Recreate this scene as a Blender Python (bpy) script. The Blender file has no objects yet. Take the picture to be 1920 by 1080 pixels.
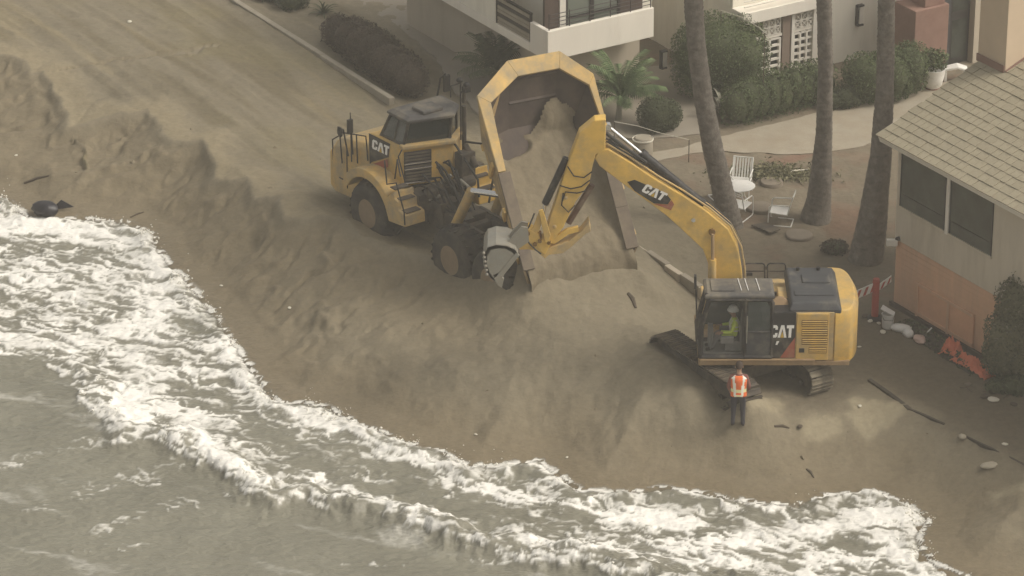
import bpy, bmesh, math, random
import numpy as np
from mathutils import Vector, Matrix

random.seed(7)
rng = np.random.default_rng(7)
sc = bpy.context.scene
col = sc.collection
R = math.radians

# ------------------------------------------------------------------ camera
CAM_D, CAM_DEP = 110.0, R(25.0)
cam_data = bpy.data.cameras.new('camera')
cam_data.sensor_width = 36.0
cam_data.lens = 136.7
cam_data.clip_start = 1.0
cam_data.clip_end = 2000.0
cam = bpy.data.objects.new('camera', cam_data)
cam.location = (0, -CAM_D*math.cos(CAM_DEP), CAM_D*math.sin(CAM_DEP))
cam.rotation_euler = (R(90)-CAM_DEP, 0, 0)
col.objects.link(cam)
sc.camera = cam

# ------------------------------------------------------------------ sky, sun, exposure
SUN_EL, SUN_AZ = R(50), R(98)          # azimuth measured from +Y towards +X
world = bpy.data.worlds.new('World')
sc.world = world
world.use_nodes = True
wn, wl = world.node_tree.nodes, world.node_tree.links
wn.clear()
w_sky = wn.new('ShaderNodeTexSky')
w_sky.sky_type = 'NISHITA'
w_sky.sun_disc = False
w_sky.sun_elevation = SUN_EL
w_sky.sun_rotation = SUN_AZ
w_sky.air_density = 1.0
w_sky.dust_density = 6.0
w_sky.ozone_density = 1.0
w_hsv = wn.new('ShaderNodeHueSaturation')
w_hsv.inputs['Saturation'].default_value = 0.25      # a veiled, overcast sky
w_mix = wn.new('ShaderNodeMix'); w_mix.data_type = 'RGBA'; w_mix.blend_type = 'MULTIPLY'
w_mix.inputs[0].default_value = 1.0
w_mix.inputs[7].default_value = (1.0, 0.962, 0.885, 1)   # smoke-warm cloud cover
w_bg = wn.new('ShaderNodeBackground')
w_bg.inputs['Strength'].default_value = 0.12
w_out = wn.new('ShaderNodeOutputWorld')
wl.new(w_sky.outputs[0], w_hsv.inputs['Color'])
wl.new(w_hsv.outputs[0], w_mix.inputs[6])
wl.new(w_mix.outputs[2], w_bg.inputs['Color'])
wl.new(w_bg.outputs[0], w_out.inputs['Surface'])

sun_data = bpy.data.lights.new('sun', 'SUN')
sun_data.energy = 0.9
sun_data.angle = R(18)
sun_data.color = (1.0, 0.95, 0.875)
sun = bpy.data.objects.new('sun', sun_data)
sd_ = Vector((math.sin(SUN_AZ)*math.cos(SUN_EL), math.cos(SUN_AZ)*math.cos(SUN_EL), math.sin(SUN_EL)))
sun.rotation_euler = sd_.to_track_quat('Z', 'Y').to_euler()
sun.location = (20, 20, 60)
col.objects.link(sun)

sc.view_settings.view_transform = 'Standard'
sc.view_settings.look = 'None'
sc.view_settings.exposure = 0.47
sc.view_settings.gamma = 1.0
sc.view_settings.use_curve_mapping = False
sc.render.engine = 'CYCLES'
sc.cycles.max_bounces = 6
sc.cycles.transparent_max_bounces = 12
sc.cycles.volume_bounces = 1

# ------------------------------------------------------------------ survey helpers: photo pixel (1920 wide) -> real point
_C = np.array([0, -CAM_D*math.cos(CAM_DEP), CAM_D*math.sin(CAM_DEP)])
_F = 7290.0
_fw = np.array([0, math.cos(CAM_DEP), -math.sin(CAM_DEP)])
_up = np.array([0, math.sin(CAM_DEP), math.cos(CAM_DEP)])
_rt = np.array([1.0, 0, 0])
def _ray(px, py):
    return _fw + _rt*(px-960)/_F + _up*(540-py)/_F
def G(px, py, z=0.0):                   # point at height z
    r = _ray(px, py); return _C + r*((z-_C[2])/r[2])
def YP(px, py, y):                      # point on the upright plane at depth y
    r = _ray(px, py); return _C + r*((y-_C[1])/r[1])
def PP(px, py, p0, n):                  # point on the plane through p0 with normal n
    r = _ray(px, py); n = np.asarray(n, float)
    return _C + r*(((np.asarray(p0, float)-_C) @ n)/(r @ n))
U = np.array([0.533, -0.846, 0.0])      # along the coast, towards the viewer's right
V = np.array([0.846, 0.533, 0.0])       # inland

# ------------------------------------------------------------------ object helpers
def tag(o, label=None, cat=None, group=None, kind=None):
    if label: o['label'] = label
    if cat: o['category'] = cat
    if group: o['group'] = group
    if kind: o['kind'] = kind
    return o
def empty(name, loc, rz=0.0, label=None, cat=None, group=None):
    o = bpy.data.objects.new(name, None)
    o.empty_display_size = 0.3
    o.location = tuple(loc); o.rotation_euler = (0, 0, rz)
    col.objects.link(o)
    return tag(o, label, cat, group)
def link(name, me, parent=None):
    o = bpy.data.objects.new(name, me); col.objects.link(o)
    if parent is not None: o.parent = parent
    return o
def copy_tree(o, parent=None):
    c = o.copy(); col.objects.link(c)
    if parent is not None: c.parent = parent
    for ch in list(o.children): copy_tree(ch, c)
    return c

class MB:
    """collects simple shapes and builds them as one mesh object"""
    def __init__(self, M=None):
        self.v, self.f, self.m = [], [], []
        self.M = M
    def add(self, vs, fs, mi=0):
        b = len(self.v)
        for p in vs:
            p = Vector(tuple(float(c) for c in p))
            self.v.append(self.M @ p if self.M is not None else p)
        for f in fs:
            self.f.append([b+i for i in f]); self.m.append(mi)
        return self
    def box(self, c, s, rot=None, mi=0):
        c = Vector(tuple(c)); hx, hy, hz = s[0]/2, s[1]/2, s[2]/2
        vs = [Vector((x, y, z)) for z in (-hz, hz) for y in (-hy, hy) for x in (-hx, hx)]
        if rot is not None: vs = [rot @ p for p in vs]
        return self.add([p+c for p in vs], [(0,2,3,1),(4,5,7,6),(0,1,5,4),(2,6,7,3),(0,4,6,2),(1,3,7,5)], mi)
    def prism(self, pts, d, mi=0):
        """pts: planar 3D polygon, d: extrusion vector"""
        n = len(pts); d = Vector(tuple(d)); P = [Vector(tuple(p)) for p in pts]
        vs = P + [p+d for p in P]
        fs = [tuple(range(n))[::-1], tuple(range(n, 2*n))] + [(i, (i+1) % n, n+(i+1) % n, n+i) for i in range(n)]
        return self.add(vs, fs, mi)
    def loft(self, rings, mi=0, cap=True):
        n = len(rings[0]); vs = [p for r in rings for p in r]; fs = []
        for k in range(len(rings)-1):
            for i in range(n):
                fs.append((k*n+i, k*n+(i+1) % n, (k+1)*n+(i+1) % n, (k+1)*n+i))
        if cap:
            fs.append(tuple(range(n))[::-1]); fs.append(tuple((len(rings)-1)*n+i for i in range(n)))
        return self.add(vs, fs, mi)
    def tube(self, pts, r, n=8, mi=0, cap=True):
        P = [Vector(tuple(float(c) for c in p)) for p in pts]
        rs = r if hasattr(r, '__len__') else [r]*len(P)
        rings = []; ref = None
        for i, p in enumerate(P):
            t = (P[min(i+1, len(P)-1)] - P[max(i-1, 0)]).normalized()
            if ref is None:
                ref = Vector((0, 0, 1)) if abs(t.z) < 0.9 else Vector((1, 0, 0))
            a = (ref - t*ref.dot(t))
            if a.length < 1e-4: a = t.orthogonal()
            a.normalize(); b = t.cross(a); ref = a
            rings.append([p + (a*math.cos(k*2*math.pi/n) + b*math.sin(k*2*math.pi/n))*rs[i] for k in range(n)])
        return self.loft(rings, mi, cap)
    def cyl(self, p0, p1, r, n=16, mi=0, r1=None):
        return self.tube([p0, p1], [r, r if r1 is None else r1], n, mi)
    def lathe(self, prof, o, axis, n=24, mi=0, cap=True):
        """prof: (radius, height) pairs round axis through o"""
        o = Vector(tuple(o)); ax = Vector(tuple(axis)).normalized(); a = ax.orthogonal().normalized(); b = ax.cross(a)
        rings = [[o + ax*h + (a*math.cos(k*2*math.pi/n)+b*math.sin(k*2*math.pi/n))*max(rr, 1e-4) for k in range(n)] for rr, h in prof]
        return self.loft(rings, mi, cap)
    def ball(self, c, r, n=10, m=6, mi=0):
        r = r if hasattr(r, '__len__') else (r, r, r)
        rings = []
        for j in range(1, m):
            th = math.pi*j/m
            rings.append([(c[0]+r[0]*math.sin(th)*math.cos(2*math.pi*i/n), c[1]+r[1]*math.sin(th)*math.sin(2*math.pi*i/n), c[2]-r[2]*math.cos(th)) for i in range(n)])
        return self.loft(rings, mi, True)
    def build(self, name, mat, parent=None, smooth=False, bevel=0.0, seg=2):
        me = bpy.data.meshes.new(name)
        me.from_pydata([tuple(p) for p in self.v], [], self.f)
        for m_ in (mat if isinstance(mat, (list, tuple)) else [mat]): me.materials.append(m_)
        if len(me.materials) > 1: me.polygons.foreach_set('material_index', self.m)
        bm = bmesh.new(); bm.from_mesh(me); bmesh.ops.recalc_face_normals(bm, faces=bm.faces)
        bm.to_mesh(me); bm.free()
        if smooth: me.shade_auto(R(40)) if hasattr(me, 'shade_auto') else me.shade_smooth()
        o = link(name, me, parent)
        if bevel > 0:
            b = o.modifiers.new('bevel', 'BEVEL'); b.width = bevel; b.segments = seg
            b.limit_method = 'ANGLE'; b.angle_limit = R(35); b.harden_normals = False
        if smooth:
            me.set_sharp_from_angle(angle=R(40)) if hasattr(me, 'set_sharp_from_angle') else None
            me.polygons.foreach_set('use_smooth', [True]*len(me.polygons))
        return o

# ------------------------------------------------------------------ procedural materials
def mat(name, rgb, rough=0.8, vary=0.15, scale=6.0, bump=0.0, bscale=60.0, dirt=None, dirt_amt=0.0, dscale=1.5,
        metal=0.0, spec=0.35, coat=0.0, streak=False):
    """plain surface with two-scale colour mottling, fine relief and an optional layer of dust or stain patches"""
    m = bpy.data.materials.new(name); m.use_nodes = True
    nt = m.node_tree; N, L = nt.nodes, nt.links
    b = N['Principled BSDF']
    b.inputs['Roughness'].default_value = rough; b.inputs['Metallic'].default_value = metal
    b.inputs['Specular IOR Level'].default_value = spec; b.inputs['Coat Weight'].default_value = coat
    tc = N.new('ShaderNodeTexCoord')
    vec = tc.outputs['Object']
    if streak:
        mp = N.new('ShaderNodeMapping'); mp.inputs['Scale'].default_value = (1, 1, 0.18)
        L.new(vec, mp.inputs['Vector']); vec2 = mp.outputs[0]
    else: vec2 = vec
    n1 = N.new('ShaderNodeTexNoise'); n1.inputs['Scale'].default_value = scale; n1.inputs['Detail'].default_value = 6
    n1.inputs['Roughness'].default_value = 0.65
    L.new(vec2, n1.inputs['Vector'])
    mr = N.new('ShaderNodeMapRange'); mr.inputs[1].default_value = 0.25; mr.inputs[2].default_value = 0.75
    mr.inputs[3].default_value = 1-vary; mr.inputs[4].default_value = 1+vary
    L.new(n1.outputs['Fac'], mr.inputs[0])
    mx = N.new('ShaderNodeMix'); mx.data_type = 'RGBA'; mx.blend_type = 'MULTIPLY'; mx.inputs[0].default_value = 1.0
    mx.inputs[6].default_value = (*rgb, 1); L.new(mr.outputs[0], mx.inputs[7])
    out = mx.outputs[2]
    if dirt is not None:
        n2 = N.new('ShaderNodeTexNoise'); n2.inputs['Scale'].default_value = dscale; n2.inputs['Detail'].default_value = 8
        n2.inputs['Roughness'].default_value = 0.7
        L.new(vec2, n2.inputs['Vector'])
        m2 = N.new('ShaderNodeMapRange'); c = 0.72-0.5*dirt_amt
        m2.inputs[1].default_value = c-0.12; m2.inputs[2].default_value = c+0.16
        m2.inputs[3].default_value = 0; m2.inputs[4].default_value = min(1.0, 0.55+0.5*dirt_amt)
        L.new(n2.outputs['Fac'], m2.inputs[0])
        m3 = N.new('ShaderNodeMix'); m3.data_type = 'RGBA'; L.new(m2.outputs[0], m3.inputs[0])
        L.new(out, m3.inputs[6]); m3.inputs[7].default_value = (*dirt, 1); out = m3.outputs[2]
        rr = N.new('ShaderNodeMix'); rr.data_type = 'FLOAT'; L.new(m2.outputs[0], rr.inputs[0])
        rr.inputs[2].default_value = rough; rr.inputs[3].default_value = 0.95; L.new(rr.outputs[0], b.inputs['Roughness'])
    L.new(out, b.inputs['Base Color'])
    if bump > 0:
        n3 = N.new('ShaderNodeTexNoise'); n3.inputs['Scale'].default_value = bscale; n3.inputs['Detail'].default_value = 4
        L.new(vec, n3.inputs['Vector'])
        bp = N.new('ShaderNodeBump'); bp.inputs['Strength'].default_value = 1.0; bp.inputs['Distance'].default_value = bump
        L.new(n3.outputs['Fac'], bp.inputs['Height']); L.new(bp.outputs[0], b.inputs['Normal'])
    return m
def glass(name, tint, alpha=0.5, rough=0.05):
    m = bpy.data.materials.new(name); m.use_nodes = True
    nt = m.node_tree; N, L = nt.nodes, nt.links
    b = N['Principled BSDF']; b.inputs['Base Color'].default_value = (*tint, 1)
    b.inputs['Roughness'].default_value = rough; b.inputs['Alpha'].default_value = alpha
    b.inputs['Specular IOR Level'].default_value = 0.5
    return m

SANDC = (0.230, 0.203, 0.154)
DUST = (0.29, 0.25, 0.18)
M = {}
M['yellow'] = mat('machine_yellow', (0.62, 0.39, 0.095), 0.5, 0.14, 3.0, 0.0006, 90, DUST, 0.36, 1.3, coat=0.1)
M['yellow_clean'] = mat('boom_yellow', (0.66, 0.42, 0.095), 0.5, 0.12, 2.5, 0.0008, 60, (0.34, 0.25, 0.13), 0.36, 1.6, coat=0.05)
M['yellow_dusty'] = mat('dusty_yellow', (0.60, 0.39, 0.125), 0.6, 0.12, 3.0, 0.0008, 90, DUST, 0.52, 1.6)
M['body_yellow'] = mat('body_yellow', (0.56, 0.365, 0.125), 0.65, 0.15, 3.0, 0.001, 70, (0.205, 0.168, 0.120), 0.62, 1.1)
M['black_paint'] = mat('black_paint', (0.022, 0.020, 0.020), 0.5, 0.2, 5, 0, 60, DUST, 0.18, 1.5)
M['dark_steel'] = mat('dark_steel', (0.055, 0.047, 0.040), 0.7, 0.25, 6, 0.001, 70, (0.17, 0.135, 0.09), 0.42, 2.0)
M['body_steel'] = mat('worn_body_steel', (0.072, 0.055, 0.047), 0.7, 0.25, 3, 0.002, 30, (0.15, 0.115, 0.085), 0.38, 1.1)
M['hood_grey'] = mat('hood_grey', (0.050, 0.052, 0.056), 0.6, 0.12, 4, 0.0005, 120, DUST, 0.15, 1.0)
M['roof_grey'] = mat('cab_roof_grey', (0.075, 0.072, 0.07), 0.7, 0.15, 4, 0.0005, 90, DUST, 0.35, 1.2)
M['chrome'] = mat('chrome_rod', (0.75, 0.74, 0.72), 0.22, 0.03, 4, metal=0.9)
M['bucket_steel'] = mat('bucket_steel', (0.27, 0.26, 0.225), 0.5, 0.14, 4, 0.002, 40, (0.31, 0.27, 0.2), 0.4, 1.8, metal=0.25)
M['tyre'] = mat('tyre_rubber', (0.030, 0.028, 0.026), 0.9, 0.2, 8, 0.002, 40, (0.12, 0.098, 0.068), 0.38, 2.2)
M['rim'] = mat('rim_dusty', (0.24, 0.17, 0.105), 0.75, 0.2, 6, 0.001, 60, (0.2, 0.155, 0.10), 0.5, 2.5)
M['rubber'] = mat('hose_rubber', (0.022, 0.020, 0.018), 0.6, 0.2, 8)
M['white_decal'] = mat('white_decal', (0.78, 0.76, 0.72), 0.6, 0.05, 8)
M['yellow_decal'] = mat('yellow_decal', (0.55, 0.36, 0.06), 0.6, 0.05, 8)
M['red_decal'] = mat('red_decal', (0.33, 0.085, 0.045), 0.6, 0.1, 8, 0, 60, DUST, 0.25, 2)
M['glass_clear'] = glass('cab_glass_clear', (0.05, 0.055, 0.05), 0.13)
M['glass_dark'] = glass('cab_glass_dark', (0.035, 0.045, 0.043), 0.8)
M['skirt'] = mat('deck_skirt', (0.34, 0.23, 0.12), 0.7, 0.18, 5, 0.001, 60, (0.22, 0.15, 0.09), 0.4, 2)
M['interior'] = mat('cab_interior', (0.06, 0.056, 0.05), 0.8, 0.2, 8)
M['louvre'] = mat('louvre_shadow_steel', (0.17, 0.095, 0.025), 0.7, 0.2, 20)
M['lamp_glass'] = mat('lamp_lens', (0.85, 0.84, 0.8), 0.15, 0.02, 5)
# ------------------------------------------------------------------ numpy noise
def _hash(ix, iy, seed):
    h = (ix.astype(np.int64)*374761393 + iy.astype(np.int64)*668265263 + seed*1442695041) & 0xFFFFFFFF
    h = ((h ^ (h >> 13))*1274126177) & 0xFFFFFFFF
    h = ((h ^ (h >> 16))*2246822519) & 0xFFFFFFFF
    return (h ^ (h >> 15)) & 0xFFFFFFFF
def perlin(x, y, seed=0):
    x0 = np.floor(x); y0 = np.floor(y); fx = x-x0; fy = y-y0
    u = fx*fx*fx*(fx*(fx*6-15)+10); v = fy*fy*fy*(fy*(fy*6-15)+10)
    def g(dx, dy):
        a = _hash(x0+dx, y0+dy, seed)*(2*np.pi/4294967296.0)
        return np.cos(a)*(fx-dx)+np.sin(a)*(fy-dy)
    n0 = g(0, 0)*(1-u)+g(1, 0)*u; n1 = g(0, 1)*(1-u)+g(1, 1)*u
    return (n0*(1-v)+n1*v)*1.5
def fbm(x, y, o=4, seed=0, gain=0.5, lac=2.03):
    s = np.zeros_like(x); a = 1.0; f = 1.0; t = 0
    for k in range(o):
        s += a*perlin(x*f+17.3*k, y*f-9.1*k, seed+k); t += a; a *= gain; f *= lac
    return s/t
def ridged(x, y, o=3, seed=0, gain=0.55):
    s = np.zeros_like(x); a = 1.0; f = 1.0; t = 0
    for k in range(o):
        s += a*(1-np.abs(perlin(x*f+7.7*k, y*f+3.3*k, seed+k))*1.6); t += a; a *= gain; f *= 2.1
    return s/t
def worley(x, y, seed=0):
    x0 = np.floor(x); y0 = np.floor(y)
    f1 = np.full(x.shape, 9.0); f2 = np.full(x.shape, 9.0)
    for dx in (-1, 0, 1):
        for dy in (-1, 0, 1):
            cx, cy = x0+dx, y0+dy
            px = cx+_hash(cx, cy, seed)/4294967296.0; py = cy+_hash(cx, cy, seed+91)/4294967296.0
            d = np.hypot(px-x, py-y)
            f2 = np.minimum(f2, np.maximum(f1, d)); f1 = np.minimum(f1, d)
    return f1, f2
def sstep(a, b, x):
    t = np.clip((x-a)/(b-a), 0, 1); return t*t*(3-2*t)
def seg_dist(X, Y, pl):
    """distance to polyline, signed (+ on its left), and arc parameter"""
    best = np.full(X.shape, 1e9); sgn = np.zeros(X.shape); par = np.zeros(X.shape); acc = 0.0
    for (ax, ay), (bx, by) in zip(pl[:-1], pl[1:]):
        dx, dy = bx-ax, by-ay; L2 = dx*dx+dy*dy
        t = np.clip(((X-ax)*dx+(Y-ay)*dy)/L2, 0, 1)
        d = np.hypot(X-(ax+t*dx), Y-(ay+t*dy)); m = d < best
        cr = (dx*(Y-ay)-dy*(X-ax))
        best = np.where(m, d, best); sgn = np.where(m, np.sign(cr), sgn); par = np.where(m, acc+t*math.sqrt(L2), par)
        acc += math.sqrt(L2)
    return best, sgn, par
def in_poly(X, Y, pl):
    c = np.zeros(X.shape, bool); n = len(pl)
    for i in range(n):
        (x1, y1), (x2, y2) = pl[i], pl[(i+1) % n]
        if y1 == y2: continue
        c ^= ((y1 > Y) != (y2 > Y)) & (X < (x2-x1)*(Y-y1)/(y2-y1)+x1)
    return c
def poly_sd(X, Y, pl):
    d, _, _ = seg_dist(X, Y, list(pl)+[pl[0]])
    return np.where(in_poly(X, Y, pl), -d, d)
def pix_line(pts, z=0.0): return [tuple(G(a, b, z)[:2]) for a, b in pts]
def axis_grid(a, b, step, far, grow=1.25):
    core = list(np.arange(a, b+step*0.5, step)); s = step; lo = []; hi = []; x = a
    while x > -far: s *= grow; x -= s; lo.append(x)
    s = step; x = core[-1]
    while x < far: s *= grow; x += s; hi.append(x)
    return np.array(lo[::-1]+core+hi)
def grid_mesh(name, X, Y, Z, keep=None):
    ny, nx = X.shape
    me = bpy.data.meshes.new(name)
    idx = np.arange(nx*ny).reshape(ny, nx)
    q = np.stack([idx[:-1, :-1], idx[:-1, 1:], idx[1:, 1:], idx[1:, :-1]], -1).reshape(-1, 4)
    remap = None
    if keep is not None:
        kq = keep.reshape(-1)[q].any(1); q = q[kq]
    used = np.zeros(nx*ny, bool); used[q.reshape(-1)] = True
    new = np.cumsum(used)-1
    q = new[q]
    co = np.stack([X, Y, Z], -1).reshape(-1, 3)[used]
    me.vertices.add(len(co)); me.vertices.foreach_set('co', co.astype(np.float32).reshape(-1))
    me.loops.add(q.size); me.loops.foreach_set('vertex_index', q.reshape(-1).astype(np.int32))
    me.polygons.add(len(q)); me.polygons.foreach_set('loop_start', (np.arange(len(q))*4).astype(np.int32))
    me.polygons.foreach_set('use_smooth', np.ones(len(q), bool))
    me.update(calc_edges=True); me.validate()
    return me, used
def vattr(me, name, arr, used, typ='FLOAT'):
    a = me.attributes.new(name, typ, 'POINT')
    if typ == 'FLOAT': a.data.foreach_set('value', arr.reshape(-1)[used].astype(np.float32))
    else:
        c = np.concatenate([arr.reshape(-1, 3)[used], np.ones((used.sum(), 1))], 1)
        a.data.foreach_set('color', c.astype(np.float32).reshape(-1))

# ------------------------------------------------------------------ the lie of the land
ZW = -1.0
SHORE_PX = [(-900, 120), (-200, 330), (0, 372), (60, 412), (150, 412), (240, 418), (285, 440), (300, 480), (345, 525), (400, 590), (440, 650),
            (485, 715), (525, 755), (600, 762), (690, 805), (760, 835), (830, 850), (880, 880), (1010, 868), (1045, 890),
            (1090, 925), (1180, 925), (1240, 920), (1300, 925), (1400, 945), (1490, 950), (1560, 930), (1640, 925),
            (1700, 950), (1742, 975), (1718, 1010), (1740, 1050), (1790, 1080), (1900, 1110), (2300, 1180), (3400, 1500)]
SHORE = pix_line(SHORE_PX, ZW)
CREST_PX = [(-400, 40), (-100, 95), (0, 108), (40, 112), (62, 138), (88, 134), (108, 168), (124, 196), (134, 218), (200, 210), (275, 208), (300, 238),
            (335, 262), (382, 266), (396, 292), (402, 322), (468, 332), (480, 366), (520, 376), (534, 408), (585, 424), (640, 434),
            (690, 462), (740, 486), (790, 498), (850, 518), (900, 540), (960, 556), (1040, 560)]
CREST = pix_line(CREST_PX, 0.25)
CP = [  # photo pixel and height of points on the sand
 (-300,-60,.1),(0,0,.15),(250,0,.15),(450,0,.1),(0,90,.3),(150,120,.25),(250,170,.25),(350,230,.25),(450,290,.2),(560,330,.1),(700,120,0),
 (600,200,.05),(560,380,.45),(640,420,.5),(700,455,.45),(780,495,.45),(860,525,.45),(930,550,.75),(1000,552,1.0),(1060,545,.95),(1120,520,1.0),
 (1180,495,.8),(740,400,-.1),(650,340,-.1),(800,430,-.1),(870,400,-.1),(950,440,0),(1000,470,.5),(1080,470,.9),(1140,430,.6),
 (1200,500,.35),(1260,560,.15),(1180,580,.6),(1080,600,.65),(1000,620,.5),(900,600,.3),(1200,700,.25),(1280,760,.15),(1383,800,.0),
 (1330,690,.35),(1250,600,.2),(1300,560,0),(1300,640,.1),(1400,640,0),(1460,800,-.02),(1560,780,0),(1650,800,.05),(1600,600,0),(1700,640,0),(1700,720,0),(1850,800,-.02),
 (1900,900,-.2),(1640,860,-.25),(1400,860,-.4),(1200,830,-.35),(1000,760,-.15),(800,700,-.2),(700,640,-.15),(600,560,-.1),(500,480,-.15),(420,400,-.2),(330,380,-.35),
 (200,330,-.4),(80,310,-.45),(30,200,-.2),(200,270,-.25),(600,700,-.7),(480,600,-.65),(380,500,-.7),(1800,1000,-.45),(1900,1070,-.75),
 (1300,300,0),(1500,300,0),(1200,300,0),(1700,300,0),(1000,200,0),(1300,100,0),(800,50,0),(1500,100,0),(1850,0,0),(1500,450,0),(1650,450,0),(1100,0,0),
]
def tps_fit(p, z, lam=0.02):
    n = len(p); d = np.hypot(p[:, None, 0]-p[None, :, 0], p[:, None, 1]-p[None, :, 1])
    K = np.where(d > 0, d*d*np.log(d+1e-12), 0)+lam*np.eye(n)
    Pm = np.c_[np.ones(n), p]; A = np.block([[K, Pm], [Pm.T, np.zeros((3, 3))]])
    return np.linalg.solve(A, np.r_[z, 0, 0, 0])
_cp = np.array([[*G(a, b, z)[:2], z] for a, b, z in CP])
_w = tps_fit(_cp[:, :2], _cp[:, 2])
def land_base(X, Y):
    s = _w[-3]+_w[-2]*X+_w[-1]*Y
    for (px, py, _), w in zip(_cp, _w):
        d2 = (X-px)**2+(Y-py)**2
        s = s+w*0.5*d2*np.log(d2+1e-9)
    return s
def land(X, Y, detail=True):
    """height of the ground and the signed distance inland of the waterline"""
    X = np.asarray(X, float); Y = np.asarray(Y, float)
    cx = np.clip(X, -20, 18); cy = np.clip(Y, -16, 30)
    z = np.clip(land_base(cx, cy), -0.9, 1.15)
    d, s, _ = seg_dist(X, Y, SHORE); sd = d*s
    sdn = sd+0.28*fbm(X*0.8, Y*0.8, 4, 5)
    beach = ZW+0.02+np.where(sdn > 0, 0.16*sdn, 0.30*sdn)
    z = np.where(sd < 0, np.maximum(beach, -3.2), z)
    z = np.where(sd >= 0, np.minimum(z, beach+0.25*np.maximum(sdn-1.0, 0)), z)
    if detail:
        inland = sstep(0.2, 2.5, sd)
        a = X*U[0]+Y*U[1]; b = X*V[0]+Y*V[1]
        # eroded scarp
        cd, cs, cpar = seg_dist(X+0.30*fbm(X*0.8, Y*0.8, 2, 21), Y+0.30*fbm(X*0.8+9, Y*0.8, 2, 22), CREST)
        scd = cd*cs
        endf = sstep(0.3, 2.5, cpar)*0+1-sstep(32, 38, cpar)
        amp = (0.75+0.55*fbm(cpar*0.35, cpar*0+1, 2, 25))
        z = z+endf*amp*(0.22*np.exp(-np.maximum(scd, 0)/0.9)*(scd >= 0)+np.where(scd < 0, 0.22-0.68*(0.38*sstep(0, -0.40, scd)+0.62*sstep(-0.2, -2.1, scd)), 0)*np.exp(np.minimum(scd, 0)/2.6))
        # gullies and slumped tongues down the cut face
        gul = ridged(cpar*0.62+0.35*fbm(X, Y, 2, 26), scd*0.16, 3, 27)
        z = z-endf*0.17*sstep(0.55, 0.98, gul)*sstep(-0.2, -1.0, scd)*sstep(-6.5, -2.0, scd)*inland
        lower = sstep(0.1, -0.8, scd)*sstep(14.5, 10, b+6)  # rough cut face and lower beach
        rough = fbm(X*0.55, Y*0.55, 4, 31)
        z = z+inland*0.17*lower*rough*sstep(4.0, -6.0, X)
        rid = ridged(X*0.42+0.8*fbm(X*.5, Y*.5, 2, 8), Y*0.42, 3, 41)
        z = z+inland*0.13*sstep(0.55, 1.0, rid)*sstep(2.0, -6.0, X)*lower
        z = z+inland*(0.045*fbm(X*1.6, Y*1.6, 4, 51)+0.03*np.minimum(0, fbm(X*2.6, Y*2.6, 3, 52)))
        # wheel ruts run along the haul road
        road = sstep(0.2, 1.2, scd)*sstep(7.4, 6.2, b)*sstep(3.0, -1.0, X)
        rut = fbm(a*0.07, b*1.3, 3, 61)
        z = z+road*(0.10*rut+0.018*fbm(a*0.4, b*6, 2, 63))
        # slumps of dumped sand on the big slope
        slump = sstep(-3.5, -1, X)*sstep(6.5, 3.5, X)*sstep(2.0, 0.0, Y)
        z = z+inland*slump*(0.12*fbm(X*0.7, Y*0.5, 4, 71)+0.07*ridged(X*0.5, Y*0.4, 3, 73))
        tread = sstep(2.4, 1.0, np.abs((X-7.2)*V[0]+(Y+5.6)*V[1]))*sstep(5, 2, np.abs((X-7.0)*U[0]+(Y+5.4)*U[1]))
        z = z+tread*0.028*np.sin(a*33+2*fbm(X, Y, 2, 74))*sstep(-.1, .3, fbm(X*.7, Y*.7, 2, 75))
        # sand heaped against the excavator's seaward track and spilling from the tipped body
        for px_, py_, h_, r_ in ((1225, 700, .30, .9), (1290, 755, .30, .8), (1412, 772, .62, .50), (1385, 782, .30, .5), (1205, 650, .30, .7), (985, 570, .62, .9), (1012, 578, .45, .55), (915, 548, .25, .7), (1090, 548, .25, 1.0), (1190, 505, .25, .7)):
            c_ = G(px_, py_, .2); z = z+h_*np.exp(-(((X-c_[0])/r_)**2+((Y-c_[1])/r_)**2))*(1+.25*fbm(X*2, Y*2, 2, 77))
        # cone of dumped sand round the tail of the tipped body
        td, _, _ = seg_dist(X+.25*fbm(X*.9, Y*.9, 3, 78), Y+.25*fbm(X*.9+4, Y*.9, 3, 79), TAIL)
        z = np.where(td < 4, np.maximum(z, 1.28-.74*td+.06*fbm(X*1.8, Y*1.8, 3, 80)), z)
        z = z+0.010*fbm(X*5, Y*5, 3, 81)
    return z, sd
TAIL = [(0.40, -2.50), (1.88, -1.80), (3.30, -1.08)]
def zland(x, y):
    z, _ = land(np.array([x]), np.array([y]), True); return float(z[0])
def gland(px, py):
    """point on the real ground under a photo pixel"""
    z = 0.0
    for _ in range(8):
        p = G(px, py, z); z = 0.5*z+0.5*zland(p[0], p[1])
    p = G(px, py, z); return np.array([p[0], p[1], zland(p[0], p[1])])

gx = axis_grid(-19, 17, 0.06, 260); gy = axis_grid(-15, 27, 0.09, 260)
X, Y = np.meshgrid(gx, gy)
Z, SD = land(X, Y)
me, used = grid_mesh('beach_sand', X, Y, Z)
aU = X*U[0]+Y*U[1]; bV = X*V[0]+Y*V[1]
rgb = np.ones(X.shape+(3,))*np.array(SANDC)
n_l = fbm(X*0.25, Y*0.25, 4, 101)[..., None]; n_m = fbm(X*1.2, Y*1.2, 4, 111)[..., None]
rgb = rgb*(1+0.10*n_l+0.09*n_m)
def blend(c, mask, amt=1.0):
    global rgb
    k = (np.clip(mask, 0, 1)*amt)[..., None]; rgb = rgb*(1-k)+np.array(c)*k
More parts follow.
